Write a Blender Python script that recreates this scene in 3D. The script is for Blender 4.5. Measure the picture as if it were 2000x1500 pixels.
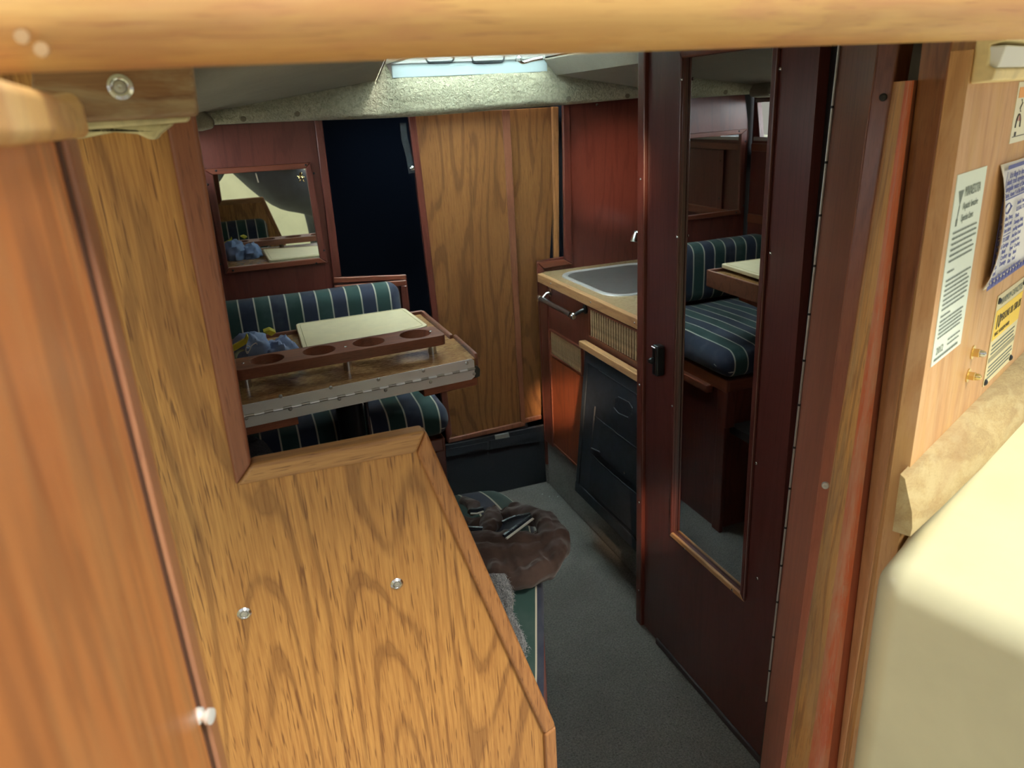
import bpy, bmesh, math, random
from mathutils import Vector, Matrix, noise
from mathutils.geometry import tessellate_polygon
from math import sin, cos, pi, radians, sqrt
random.seed(4)
S = bpy.context.scene
for o in list(bpy.data.objects): bpy.data.objects.remove(o)
COL = S.collection

# ------------------------------------------------------------------ camera
yaw, pitch, roll = radians(19.5), radians(20.13), radians(-3.29)
FPX = 1466.0
CF = Vector((sin(yaw)*cos(pitch), cos(yaw)*cos(pitch), -sin(pitch)))
r0 = Vector((cos(yaw), -sin(yaw), 0)); u0 = r0.cross(CF)
CR = r0*cos(roll) + u0*sin(roll); CU = -r0*sin(roll) + u0*cos(roll)
CO = Vector((0, 0, 1.5))
cam = bpy.data.cameras.new('camera'); co = bpy.data.objects.new('camera', cam); COL.objects.link(co)
cam.sensor_width = 36; cam.lens = FPX/2000*36; cam.clip_start = .02
co.matrix_world = Matrix(((CR.x, CU.x, -CF.x, CO.x), (CR.y, CU.y, -CF.y, CO.y), (CR.z, CU.z, -CF.z, CO.z), (0, 0, 0, 1)))
cam.dof.use_dof = True; cam.dof.focus_distance = 1.5; cam.dof.aperture_fstop = 8.0
S.camera = co
def at(x, y, ax, v):
    "where the line of sight through photo pixel x,y meets a real plane (metres)"
    d = CF + CR*((x-1000)/FPX) - CU*((y-750)/FPX)
    i = 'XYZ'.index(ax)
    return CO + d*((v-CO[i])/d[i])

# ------------------------------------------------------------------ light
S.view_settings.view_transform = 'Standard'; S.view_settings.look = 'None'
S.view_settings.gamma = 1; S.view_settings.use_curve_mapping = False
S.view_settings.exposure = 0.35
w = bpy.data.worlds.new('sky'); S.world = w; w.use_nodes = True
nt = w.node_tree; nt.nodes.clear()
tc = nt.nodes.new('ShaderNodeTexCoord'); sx = nt.nodes.new('ShaderNodeSeparateXYZ'); rp = nt.nodes.new('ShaderNodeValToRGB')
bg = nt.nodes.new('ShaderNodeBackground'); ow = nt.nodes.new('ShaderNodeOutputWorld')
rp.color_ramp.elements[0].position = 0.0; rp.color_ramp.elements[0].color = (.55, .52, .45, 1)
rp.color_ramp.elements[1].position = 1.0; rp.color_ramp.elements[1].color = (.72, .86, 1, 1)
e = rp.color_ramp.elements.new(.12); e.color = (1, .97, .9, 1)
nt.links.new(tc.outputs['Generated'], sx.inputs[0]); nt.links.new(sx.outputs['Z'], rp.inputs[0])
nt.links.new(rp.outputs[0], bg.inputs[0]); nt.links.new(bg.outputs[0], ow.inputs[0])
bg.inputs[1].default_value = 0.84
sl = bpy.data.lights.new('sun', 'SUN'); so = bpy.data.objects.new('sun', sl); COL.objects.link(so)
sl.energy = 3.0; sl.angle = radians(16); sl.color = (1, .93, .78)
so.rotation_euler = Vector((-.25, .60, -.80)).to_track_quat('-Z', 'Y').to_euler()
def area(name, loc, to, sx_, sy_, e_, col):
    l = bpy.data.lights.new(name, 'AREA'); l.shape = 'RECTANGLE'; l.size = sx_; l.size_y = sy_; l.energy = e_; l.color = col
    o = bpy.data.objects.new(name, l); COL.objects.link(o); o.location = loc
    o.rotation_euler = (Vector(to)-Vector(loc)).to_track_quat('-Z', 'Y').to_euler(); return o
area('daylight_over_hatch', (.83, 2.25, 1.95), (.83, 2.27, 1.0), .60, .65, 30, (.96, 1, .95))
area('daylight_side_window', (-.42, 1.75, 1.50), (.6, 1.9, .9), 1.3, .35, 12, (.95, .97, 1))
def glow_spot(name, loc, to, ang, e_, col=(1, .72, .45)):   # added narrow spot, stands in for bounced sun to make a warm glow
    l = bpy.data.lights.new(name, 'SPOT'); l.energy = e_; l.spot_size = radians(ang); l.spot_blend = 1; l.color = col; l.shadow_soft_size = .03
    o = bpy.data.objects.new(name, l); COL.objects.link(o); o.location = loc
    o.rotation_euler = (Vector(to)-Vector(loc)).to_track_quat('-Z', 'Y').to_euler()
glow_spot('glow_spot_galley', (.42, .10, 1.46), (1.07, 2.44, .44), 5.2, 520)
glow_spot('glow_spot_post', (.40, .15, 1.40), (.965, 1.60, .40), 7, 110)
glow_spot('glow_spot_bulkhead', (.02, .20, 1.46), (1.40, 2.65, 1.24), 10, 190)
area('berth_fill', (.8, 3.3, 1.55), (.8, 3.3, .5), .3, .3, .35, (.62, .80, 1))  # added fill to lift the dark berth; no port is built there

# ------------------------------------------------------------------ materials
MATS = {}
def newmat(n):
    m = bpy.data.materials.new(n); m.use_nodes = True; MATS[n] = m
    return m, m.node_tree, m.node_tree.nodes['Principled BSDF']
def N(t, k, **kw):
    n = t.nodes.new('ShaderNode'+k)
    for a, b in kw.items(): setattr(n, a, b)
    return n
def mixc(t, fac, a, b, mode='MIX'):
    n = N(t, 'Mix', data_type='RGBA', blend_type=mode)
    for s, v in ((0, fac), (6, a), (7, b)):
        if hasattr(v, 'links') or hasattr(v, 'is_linked'): t.links.new(v, n.inputs[s])
        else: n.inputs[s].default_value = v if s == 0 else (*v[:3], 1)
    return n.outputs[2]
def ramp(t, src, *els):
    n = N(t, 'ValToRGB'); cr = n.color_ramp
    cr.elements[0].position = els[0][0]; cr.elements[0].color = (*[els[0][1]]*3, 1)
    cr.elements[1].position = els[-1][0]; cr.elements[1].color = (*[els[-1][1]]*3, 1)
    for p_, v in els[1:-1]:
        q = cr.elements.new(p_); q.color = (v, v, v, 1)
    t.links.new(src, n.inputs[0]); return n.outputs[0]
def math_(t, op, a, b=0.0):
    n = N(t, 'Math', operation=op)
    for i, v in enumerate((a, b)):
        if hasattr(v, 'is_linked'): t.links.new(v, n.inputs[i])
        else: n.inputs[i].default_value = v
    return n.outputs[0]
def tex(t, src, sc, scale=1., detail=2., dist=0., rough=.5, off=(0, 0, 0), rot=(0, 0, 0)):
    mp = N(t, 'Mapping'); mp.inputs['Scale'].default_value = sc; mp.inputs['Location'].default_value = off; mp.inputs['Rotation'].default_value = rot
    t.links.new(src, mp.inputs[0]); n = N(t, 'TexNoise'); t.links.new(mp.outputs[0], n.inputs['Vector'])
    n.inputs['Scale'].default_value = scale; n.inputs['Detail'].default_value = detail
    n.inputs['Distortion'].default_value = dist; n.inputs['Roughness'].default_value = rough
    return n.outputs[0]
def bump(t, b, h, s=.3, d=.002):
    n = N(t, 'Bump'); n.inputs['Strength'].default_value = s; n.inputs['Distance'].default_value = d
    t.links.new(h, n.inputs['Height']); t.links.new(n.outputs[0], b.inputs['Normal'])
def wood(name, light, dark, line, axis='Z', rings=16., across=7., along=.9, ringk=.6, fibre=.5, rough=.4, coat=.15, off=(0, 0, 0), pores=.5, wear=None, rot=(0,0,0), fine=1., zf=None):
    m, t, b = newmat(name); g = N(t, 'TexCoord').outputs['Object']
    def sc(a, l):
        v = [a, a, a]; v['XYZ'.index(axis)] = l; return v
    n1 = tex(t, g, sc(across, along), 1, 2.5, .25, .5, off, rot)
    s = math_(t, 'SINE', math_(t, 'MULTIPLY', n1, rings*6.28))
    wob = tex(t, g, sc(90*fine, 6*fine), 1, 3, .4, .6, off, rot)
    s2 = math_(t, 'ADD', s, math_(t, 'MULTIPLY', math_(t, 'SUBTRACT', wob, .5), 1.6))
    rk = ramp(t, s2, (.35, 0), (.75, .35), (.97, 1), (1., .8))
    fb = tex(t, g, sc(420*fine, 16*fine), 1, 3, .2, .65, off, rot)
    fr = ramp(t, fb, (.32, 1), (.62, 0))
    big = tex(t, g, sc(5, 1.1), 1, 2, .3, .5, [q+3 for q in off], rot)
    c = mixc(t, ramp(t, big, (.35, 0), (.65, 1)), light, [(a*.45+c_*.55) for a, c_ in zip(light, dark)])
    c = mixc(t, math_(t, 'MULTIPLY', fr, fibre), c, dark)
    c = mixc(t, math_(t, 'MULTIPLY', rk, ringk), c, line)
    po = tex(t, g, sc(700*fine, 35*fine), 1, 1, 0, .5, off, rot)
    c = mixc(t, math_(t, 'MULTIPLY', ramp(t, po, (.62, 0), (.7, 1)), pores), c, line)
    if wear:
        wn = tex(t, g, sc(30, 7), 1, 5, .6, .65, off, rot)
        c = mixc(t, math_(t, 'MULTIPLY', ramp(t, wn, (.45, 0), (.62, 1)), wear[1]), c, wear[0])
        wn2 = tex(t, g, sc(16, 3), 1, 4, .5, .6, [q+9 for q in off], rot)
        c = mixc(t, math_(t, 'MULTIPLY', ramp(t, wn2, (.5, 0), (.66, 1)), wear[1]*.8), c, wear[2])
    if zf:   # paler low on the jamb: wear, and hatch shade above painted into the colour
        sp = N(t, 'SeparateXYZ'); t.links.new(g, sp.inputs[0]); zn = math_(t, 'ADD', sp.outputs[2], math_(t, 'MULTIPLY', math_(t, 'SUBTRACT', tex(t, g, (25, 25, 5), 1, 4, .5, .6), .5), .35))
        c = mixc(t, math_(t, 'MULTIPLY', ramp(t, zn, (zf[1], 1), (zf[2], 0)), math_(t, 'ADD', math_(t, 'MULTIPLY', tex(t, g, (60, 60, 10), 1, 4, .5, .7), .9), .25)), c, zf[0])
    t.links.new(c, b.inputs['Base Color']); b.inputs['Roughness'].default_value = rough
    b.inputs['Coat Weight'].default_value = coat; b.inputs['Coat Roughness'].default_value = .25
    bump(t, b, fb, .18, .0006); return m
def plain(name, col, rough=.5, metal=0., var=.0, vs=20., bs=0., bsc=200., coat=0., spec=None):
    m, t, b = newmat(name); g = N(t, 'TexCoord').outputs['Object']
    n = tex(t, g, (1, 1, 1), vs, 4, .2, .6)
    c = mixc(t, ramp(t, n, (.35, 0), (.65, 1)), [q*(1-var) for q in col], [min(1, q*(1+var)) for q in col])
    t.links.new(c, b.inputs['Base Color']); b.inputs['Roughness'].default_value = rough; b.inputs['Metallic'].default_value = metal
    b.inputs['Coat Weight'].default_value = coat
    if bs: bump(t, b, tex(t, g, (1, 1, 1), bsc, 3, .3, .6), bs, .002)
    return m
def striped(name, period=.098, off=0.):
    m, t, b = newmat(name); uv = N(t, 'UVMap'); sp = N(t, 'SeparateXYZ'); t.links.new(uv.outputs[0], sp.inputs[0])
    u = math_(t, 'FRACT', math_(t, 'ADD', math_(t, 'DIVIDE', sp.outputs[0], period), off))
    cr = N(t, 'ValToRGB'); cr.color_ramp.interpolation = 'CONSTANT'; E = cr.color_ramp.elements
    navy, green, cream = (.009, .017, .050, 1), (.008, .050, .044, 1), (.52, .50, .40, 1)
    E[0].position = 0; E[0].color = cream; E[1].position = .045; E[1].color = navy
    q = E.new(.5); q.color = cream; q = E.new(.545); q.color = green
    t.links.new(u, cr.inputs[0]); g = N(t, 'TexCoord').outputs['Object']
    n = tex(t, g, (1, 1, 1), 900, 2, 0, .6); n2 = tex(t, g, (1, 1, 1), 14, 3, 0, .6)
    c = mixc(t, math_(t, 'MULTIPLY', n, .16), cr.outputs[0], (.12, .14, .15))
    c = mixc(t, math_(t, 'MULTIPLY', ramp(t, n2, (.5, 0), (.8, 1)), .12), c, (.3, .32, .32))
    t.links.new(c, b.inputs['Base Color']); b.inputs['Roughness'].default_value = .85; b.inputs['Sheen Weight'].default_value = .15
    bump(t, b, n, .25, .0006); return m
def pile(name, a, b_, scale, bs, dist, rough=.95):
    m, t, b = newmat(name); g = N(t, 'TexCoord').outputs['Object']
    n = tex(t, g, (1, 1, 1), scale, 3, .6, .7); n2 = tex(t, g, (1, 1, 1), 6, 3, .2, .6)
    c = mixc(t, ramp(t, n, (.35, 0), (.65, 1)), a, b_)
    c = mixc(t, math_(t, 'MULTIPLY', ramp(t, n2, (.35, 1), (.65, 0)), .25), c, [q*.6 for q in a])
    t.links.new(c, b.inputs['Base Color']); b.inputs['Roughness'].default_value = rough
    b.inputs['Sheen Weight'].default_value = .2
    bump(t, b, n, bs, dist); return m

M_ply = wood('golden_plywood', (.62, .325, .098), (.38, .168, .048), (.17, .066, .022), 'Z', 30, 3.2, .50, .60, 1.0, .42, .1, (4.3, 1, 2.1), .8, fine=.6)
M_trim = wood('teak_trim', (.50, .24, .085), (.30, .12, .045), (.15, .055, .025), 'Z', 6, 14, 1.5, .35, .7, .45, .1, pores=.7, fine=.9)
M_trimx = wood('teak_trim_x', (.54, .30, .115), (.32, .15, .055), (.15, .06, .03), 'X', 6, 14, 1.5, .35, .7, .45, .1, pores=.7, fine=.9)
M_trimr = wood('red_trim', (.30, .115, .06), (.19, .062, .035), (.09, .03, .02), 'Z', 5, 14, 1.2, .35, .6, .45, .1, fine=.9)
M_cherry = wood('dark_cherry', (.165, .042, .029), (.105, .028, .021), (.07, .014, .010), 'Z', 9, 9, .8, .45, .5, .32, .35, (1, 5, 2))
M_cherrydoor = wood('door_cherry', (.120, .032, .026), (.075, .022, .020), (.055, .013, .010), 'Z', 12, 12, .7, .4, .5, .32, .35, (7, 5, 2))
M_cherryx = wood('dark_cherry_y', (.24, .07, .035), (.16, .04, .022), (.08, .02, .012), 'Y', 6, 12, .8, .35, .5, .34, .3)
M_cherryh = wood('dark_cherry_x', (.24, .07, .035), (.16, .04, .022), (.08, .02, .012), 'X', 6, 12, .8, .35, .5, .34, .3)
M_plank = wood('walnut_plank', (.31, .135, .046), (.20, .082, .028), (.085, .032, .014), 'Z', 24, 3.2, .55, .55, .8, .36, .25, (2.2, 0, 3.3), fine=.7)
M_beam = wood('weathered_beam', (.92, .62, .24), (.66, .34, .13), (.42, .17, .09), 'X', 5, 10, 2, .4, .4, .5, .1, wear=((.66, .28, .17), .45, (1, .78, .38)))
M_leaf = wood('door_leaf_wood', (.80, .31, .10), (.58, .20, .07), (.28, .10, .045), 'Z', 7, 9, 1.2, .55, .4, .4, .2, (3, 3, 1), wear=((.66, .36, .15), .35, (.40, .17, .08)))
M_block = wood('weathered_block', (.32, .17, .08), (.19, .09, .045), (.12, .05, .03), 'X', 6, 14, 3, .5, .5, .6, 0, wear=((.48, .40, .26), .6, (.14, .06, .04)))
M_jamb = wood('weathered_jamb', (.82, .46, .15), (.55, .23, .08), (.22, .07, .03), 'Z', 8, 16, 1.2, .5, .6, .5, .05, wear=((.66, .42, .20), .5, (.34, .20, .12)))
M_jambred = wood('red_worn_jamb', (.74, .20, .08), (.55, .12, .05), (.62, .42, .30), 'Z', 4, 20, 2, .3, .5, .5, .05, wear=((.62, .42, .26), .45, (.42, .06, .03)))
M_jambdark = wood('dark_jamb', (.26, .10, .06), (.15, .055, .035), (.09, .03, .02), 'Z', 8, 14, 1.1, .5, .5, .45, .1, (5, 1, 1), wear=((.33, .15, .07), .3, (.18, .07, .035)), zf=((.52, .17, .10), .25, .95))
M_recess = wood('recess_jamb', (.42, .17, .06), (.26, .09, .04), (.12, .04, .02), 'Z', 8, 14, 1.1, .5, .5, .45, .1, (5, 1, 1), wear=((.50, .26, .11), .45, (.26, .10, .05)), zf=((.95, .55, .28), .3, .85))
M_panel = wood('sunbleached_panel', (.62, .36, .17), (.50, .25, .10), (.34, .16, .06), 'Z', 6, 9, .9, .4, .35, .5, .05, (2, 8, 3), wear=((.66, .43, .23), .5, (.60, .36, .10)))
M_olive = wood('weathered_moulding', (.50, .39, .19), (.36, .25, .11), (.24, .16, .08), 'X', 3, 16, 2.5, .3, .7, .7, 0, rot=(0, 0, radians(-25)), wear=((.56, .48, .27), .5, (.34, .20, .09)))
M_fiddle = wood('fiddle_wood', (.27, .10, .055), (.16, .058, .034), (.10, .035, .025), 'X', 6, 14, 1.5, .45, .5, .4, .2)
M_oak = wood('oak_edge', (.62, .36, .16), (.42, .21, .09), (.22, .10, .045), 'Y', 6, 16, 1.5, .4, .6, .45, .15)
M_lam = None
def laminate(name, a, b_, c_):
    m, t, b = newmat(name); g = N(t, 'TexCoord').outputs['Object']
    n = tex(t, g, (60, 170, 1), 1, 4, .8, .7, rot=(0, 0, .5)); n2 = tex(t, g, (1, 1, 1), 9, 3, .3, .6)
    c = mixc(t, ramp(t, n, (.38, 0), (.62, 1)), a, b_)
    c = mixc(t, math_(t, 'MULTIPLY', ramp(t, n2, (.4, 0), (.7, 1)), .5), c, c_)
    t.links.new(c, b.inputs['Base Color']); b.inputs['Roughness'].default_value = .22; bump(t, b, n, .05, .0005); return m
M_lam = laminate('brown_laminate', (.20, .10, .038), (.50, .30, .13), (.32, .165, .062))
M_clam = laminate('beige_laminate', (.30, .20, .10), (.50, .38, .22), (.42, .30, .17))
M_strip = striped('striped_canvas', .098, .27); M_strip2 = striped('striped_canvas_aft', .098, .684)
M_carpet = pile('grey_carpet', (.115, .108, .100), (.29, .27, .245), 210, 1., .006)
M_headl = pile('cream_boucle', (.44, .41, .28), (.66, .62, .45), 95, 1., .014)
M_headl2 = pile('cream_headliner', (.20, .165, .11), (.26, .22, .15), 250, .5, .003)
M_dkcarpet = pile('dark_carpet', (.007, .009, .016), (.016, .018, .028), 350, .6, .003)
M_fleece = pile('grey_fleece', (.12, .14, .18), (.80, .84, .90), 260, 1., .012)
M_wool = pile('dark_wool', (.02, .025, .032), (.16, .17, .19), 300, 1., .008)
M_chrome = plain('chrome', (.58, .58, .57), .2, 1); M_steel = plain('brushed_steel', (.50, .50, .48), .5, .75, .05)
M_alu = plain('aluminium_strip', (.90, .94, .96), .38, .35, .04, 8); M_darkm = plain('black_metal', (.03, .035, .04), .35, .6, .2)
M_black = plain('black_fabric', (.010, .014, .020), .75, 0, .3, 40, .3, 400); M_mesh = plain('black_mesh', (.014, .018, .026), .6, 0, .3, 40, .5, 900)
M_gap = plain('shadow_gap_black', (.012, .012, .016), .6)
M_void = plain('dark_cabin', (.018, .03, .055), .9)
M_mirror = plain('mirror_glass', (.86, .88, .86), .0, 1); M_mirror2 = plain('door_mirror_glass', (.62, .63, .64), .012, 1)
M_gel = plain('cream_gelcoat', (.78, .77, .53), .35, 0, .05, 7, coat=.2); M_gelw = plain('white_plastic', (.80, .84, .90), .3)
M_gely = plain('cream_lip', (.86, .72, .42), .5, 0, .12, 25)
M_caulk = plain('old_caulk', (.62, .55, .32), .6, 0, .2, 40); M_brass = plain('brass', (.72, .56, .25), .25, 1)
M_paper = plain('sticker_paper', (.72, .82, .76), .45); M_placard = plain('placard_white', (.84, .85, .88), .35)
M_yel = plain('label_yellow', (.90, .62, .04), .4); M_capp = plain('label_cream', (.74, .68, .44), .35, .3); M_ink = plain('grey_ink', (.16, .20, .19), .7)
M_blue = plain('blue_ink', (.09, .11, .36), .6); M_blk = plain('black_ink', (.03, .03, .035), .6); M_org = plain('orange_print', (.85, .42, .16), .6)
M_red = plain('red_print', (.42, .12, .14), .6)
M_jacket = plain('brown_canvas', (.062, .036, .030), .85, 0, .25, 25, .35, 700); M_zip = plain('zip_tape', (.012, .018, .032), .8)
nt2 = M_jacket.node_tree; b2n = nt2.nodes['Principled BSDF']; g2 = N(nt2, 'TexCoord').outputs['Object']
nz = tex(nt2, g2, (9, 26, 14), 1, .5, .8, .5, rot=(0, 0, .2)); bump(nt2, b2n, nz, .9, .022); b2n.inputs['Sheen Weight'].default_value = .2
M_white = plain('white_piping', (.62, .62, .58), .6); M_bagb = plain('pale_blue_nylon', (.17, .24, .42), .55, 0, .15, 12, .2, 90)
M_yelw = plain('yellow_webbing', (.50, .45, .03), .7, 0, .2, 50); M_board = plain('ivory_board', (.86, .77, .50), .4, 0, .04, 30)
M_cane = plain('tambour_slat', (.42, .29, .15), .6, 0, .3, 60); M_glass = None
M_hoodie = plain('charcoal_hoodie', (.035, .042, .055), .85, 0, .15, 8, .25, 300); M_skin = plain('skin', (.55, .30, .21), .5); M_hair = plain('brown_hair', (.06, .035, .02), .7)
M_jeans = plain('dark_jeans', (.03, .04, .07), .9, 0, .2, 20)
m, t, b = newmat('acrylic'); b.inputs['Base Color'].default_value = (.80, .95, .96, 1); b.inputs['Roughness'].default_value = .35; b.inputs['Transmission Weight'].default_value = .85; M_glass = m
m, t, b = newmat('window_glass'); b.inputs['Base Color'].default_value = (.9, .93, .92, 1); b.inputs['Roughness'].default_value = .02; b.inputs['Transmission Weight'].default_value = 1; b.inputs['IOR'].default_value = 1.05; M_wglass = m

# ------------------------------------------------------------------ builders
def V(*a): return Vector(a if len(a) == 3 else a[0])
def wl(o):
    l = Vector((0, 0, 0))
    while o is not None: l = l + o.location; o = o.parent
    return l
def obj(name, verts, faces, mat, parent=None, origin=None, bevel=0, seg=2, smooth=True, uv=None, ang=30, label=None):
    base = wl(parent) if parent else (Vector(origin) if origin is not None else Vector((0, 0, 0)))
    me = bpy.data.meshes.new(name); me.from_pydata([tuple(Vector(v)-base) for v in verts], [], faces)
    bm = bmesh.new(); bm.from_mesh(me); bmesh.ops.recalc_face_normals(bm, faces=bm.faces); bm.to_mesh(me); bm.free()
    me.materials.append(mat); o = bpy.data.objects.new(name, me); COL.objects.link(o)
    if parent: o.parent = parent
    else: o.location = base
    if uv:
        l = me.uv_layers.new(name='UVMap')
        for p_ in me.polygons:
            for li in p_.loop_indices: l.data[li].uv = uv[me.loops[li].vertex_index]
    if bevel:
        md = o.modifiers.new('bevel', 'BEVEL'); md.width = bevel; md.segments = seg; md.limit_method = 'ANGLE'; md.angle_limit = radians(ang); md.harden_normals = True
    if smooth:
        for p_ in me.polygons: p_.use_smooth = True
        if not bevel: 
            try: me.set_sharp_from_angle(angle=radians(40))
            except Exception: pass
    if label: o['label'] = label
    return o
def tag(o, label, cat=None, group=None, kind=None):
    o['label'] = label
    if cat: o['category'] = cat
    if group: o['group'] = group
    if kind: o['kind'] = kind
    return o
def thing(name, loc, label, cat=None, group=None, kind=None):
    o = bpy.data.objects.new(name, None); COL.objects.link(o); o.location = loc; o.empty_display_size = .05
    return tag(o, label, cat, group, kind)
def prism(pts, vec):
    pts = [Vector(p) for p in pts]; v = Vector(vec); n = len(pts)
    vs = pts + [p+v for p in pts]
    return vs, [tuple(range(n-1, -1, -1)), tuple(range(n, 2*n))] + [(i, (i+1) % n, n+(i+1) % n, n+i) for i in range(n)]
def box(a, b):
    x0, y0, z0 = a; x1, y1, z1 = b
    return prism([(x0, y0, z0), (x1, y0, z0), (x1, y1, z0), (x0, y1, z0)], (0, 0, z1-z0))
def join(*gs):
    vs, fs = [], []
    for g in gs:
        o = len(vs); vs += list(g[0]); fs += [tuple(i+o for i in f) for f in g[1]]
    return vs, fs
def holed(outer, holes, org, ux, uy, vec):
    "flat plate with holes: 2D outlines in the ux,uy plane at org, thickness vec"
    loops = [outer]+holes; org = Vector(org); ux = Vector(ux); uy = Vector(uy); v = Vector(vec)
    flat = [p for l in loops for p in l]
    tri = tessellate_polygon([[Vector((p[0], p[1], 0)) for p in l] for l in loops])
    n = len(flat); P = [org+ux*p[0]+uy*p[1] for p in flat]
    fs = [tuple(f) for f in tri]+[tuple(i+n for i in reversed(f)) for f in tri]; o = 0
    for l in loops:
        k = len(l); fs += [(o+i, o+(i+1) % k, n+o+(i+1) % k, n+o+i) for i in range(k)]; o += k
    return P+[p+v for p in P], fs
def circ(cx, cy, r, n=28): return [(cx+r*cos(2*pi*i/n), cy+r*sin(2*pi*i/n)) for i in range(n)]
def rrect(x0, y0, x1, y1, r, n=6):
    out = []
    for cx, cy, a in ((x1-r, y1-r, 0), (x0+r, y1-r, 90), (x0+r, y0+r, 180), (x1-r, y0+r, 270)):
        out += [(cx+r*cos(radians(a+90*i/n)), cy+r*sin(radians(a+90*i/n))) for i in range(n+1)]
    return out
def loft(rings, closed=True, caps=True):
    n = len(rings[0]); vs = [Vector(p) for r in rings for p in r]; fs = []
    for j in range(len(rings)-1):
        for i in range(n if closed else n-1):
            k = (i+1) % n; fs.append((j*n+i, j*n+k, (j+1)*n+k, (j+1)*n+i))
    if caps and closed:
        fs.append(tuple(range(n-1, -1, -1))); fs.append(tuple((len(rings)-1)*n+i for i in range(n)))
    return vs, fs
def tube(path, r, n=10, flat=1., up=(0, 0, 1), closed=False):
    P = [Vector(p) for p in path]; rings = []; m = len(P)
    for i, p in enumerate(P):
        t_ = (P[(i+1) % m]-P[i-1] if closed else P[min(i+1, m-1)]-P[max(i-1, 0)]).normalized()
        a = t_.cross(Vector(up))
        if a.length < 1e-4: a = t_.cross(Vector((1, 0, 0)))
        a.normalize(); b_ = a.cross(t_).normalized(); rr = r[i] if isinstance(r, (list, tuple)) else r
        rings.append([p+a*(rr*cos(2*pi*k/n))+b_*(rr*flat*sin(2*pi*k/n)) for k in range(n)])
    if closed: rings.append(rings[0])
    return loft(rings, True, not closed)
def smoothpath(pts, k=6):
    P = [Vector(p) for p in pts]; out = []
    for i in range(len(P)-1):
        a, b_, c, d = P[max(i-1, 0)], P[i], P[i+1], P[min(i+2, len(P)-1)]
        for j in range(k):
            t_ = j/k; out.append(.5*((2*b_)+(c-a)*t_+(2*a-5*b_+4*c-d)*t_*t_+(3*b_-a-3*c+d)*t_**3))
    return out+[P[-1]]
def lathe(prof, org, axis=(0, 0, 1), n=16):
    ax = Vector(axis).normalized(); a = ax.orthogonal().normalized(); b_ = ax.cross(a); org = Vector(org)
    return loft([[org+ax*h+(a*cos(2*pi*k/n)+b_*sin(2*pi*k/n))*max(r, 1e-5) for k in range(n)] for r, h in prof])
def rbox(c, h, r, res=14, crown=0., cax=2, R=None, edge=0):
    "rounded box: centre, half sizes, radius, crown bulge along cax; returns verts, faces and local coords"
    c = Vector(c); vs, fs, loc = [], [], []; idx = {}
    ns = [max(4, int(res*h[i]/max(h))) if h[i] > 0 else 4 for i in range(3)]
    def lin(i):
        n = ns[i]; L = [-h[i]]; m_ = 3
        L = [-h[i]+r*k/m_ for k in range(m_)]+[-h[i]+r+(2*h[i]-2*r)*k/n for k in range(n+1)]+[h[i]-r+r*k/m_ for k in range(1, m_+1)]
        return L
    G = [lin(i) for i in range(3)]
    def add(p):
        key = tuple(round(q, 5) for q in p)
        if key in idx: return idx[key]
        q = Vector([max(-h[i]+r, min(h[i]-r, p[i])) for i in range(3)]); d = Vector(p)-q
        z = q+(d.normalized()*r if d.length > 1e-7 else Vector((0, 0, 0)))
        o_ = [i for i in range(3) if i != cax]
        k = (1-(z[o_[0]]/h[o_[0]])**2)*(1-(z[o_[1]]/h[o_[1]])**2)
        z[cax] += crown*max(k, 0)*(1 if z[cax] > 0 else -.1)
        loc.append(z.copy()); vs.append(c+((R @ z) if R else z)); idx[key] = len(vs)-1; return idx[key]
    for a in range(3):
        o_ = [i for i in range(3) if i != a]
        for s in (-h[a], h[a]):
            for i in range(len(G[o_[0]])-1):
                for j in range(len(G[o_[1]])-1):
                    q = []
                    for di, dj in ((0, 0), (1, 0), (1, 1), (0, 1)):
                        p = [0, 0, 0]; p[a] = s; p[o_[0]] = G[o_[0]][i+di]; p[o_[1]] = G[o_[1]][j+dj]; q.append(add(p))
                    if len(set(q)) == 4: fs.append(tuple(q))
    return vs, fs, loc
def screw(parent, p, nrm, r=.004, mat=None, h=.0018, slot=True):
    n = Vector(nrm).normalized(); p = Vector(p)
    g = lathe([(r, -.001), (r, h*.3), (r*.8, h*.8), (r*.35, h), (0, h*.55 if slot else h)], p, n, 14)
    return obj('screw', *g, mat or M_chrome, parent)
def washer_screw(parent, p, nrm, r=.0095):
    n = Vector(nrm).normalized(); p = Vector(p)
    o = obj('finish_washer', *lathe([(r, 0), (r, .001), (r*.72, .0032), (r*.62, .0030), (r*.5, .0018), (0, .0018)], p, n, 24), M_chrome, parent, label='chrome screw in a dished washer')
    obj('screw_head', *lathe([(r*.5, .0016), (r*.46, .003), (r*.2, .0036), (0, .0026)], p, n, 14), M_steel, o); return o

def strip(name, pts, vec, mat, parent, bevel=.004, seg=3, **k): return obj(name, *prism(pts, vec), mat, parent, bevel=bevel, seg=seg, **k)

# ================================================================== SETTING
YP, YF = .87, 2.655
# floor
fl = tag(obj('floor', *box((-.12, .9, -.02), (1.7, 2.72, 0)), M_carpet), 'grey carpeted cabin floor', kind='structure')
# crumbs on the carpet near the step
for i, (x, y) in enumerate(((1058, 966), (1072, 971), (1088, 971))):
    p = at(x, y, 'Z', .002); tag(obj('paper_scrap', *prism([p, p+V(.006, .001, 0), p+V(.004, .003, .002)], (0, 0, .001)), M_white, origin=p),
        ['white paper scrap on the carpet, farthest left by the dark step', 'white paper scrap on the carpet, middle of the three by the dark step', 'white paper scrap on the carpet, nearest the galley'][i], 'litter', 'white scraps on the carpet')

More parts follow.
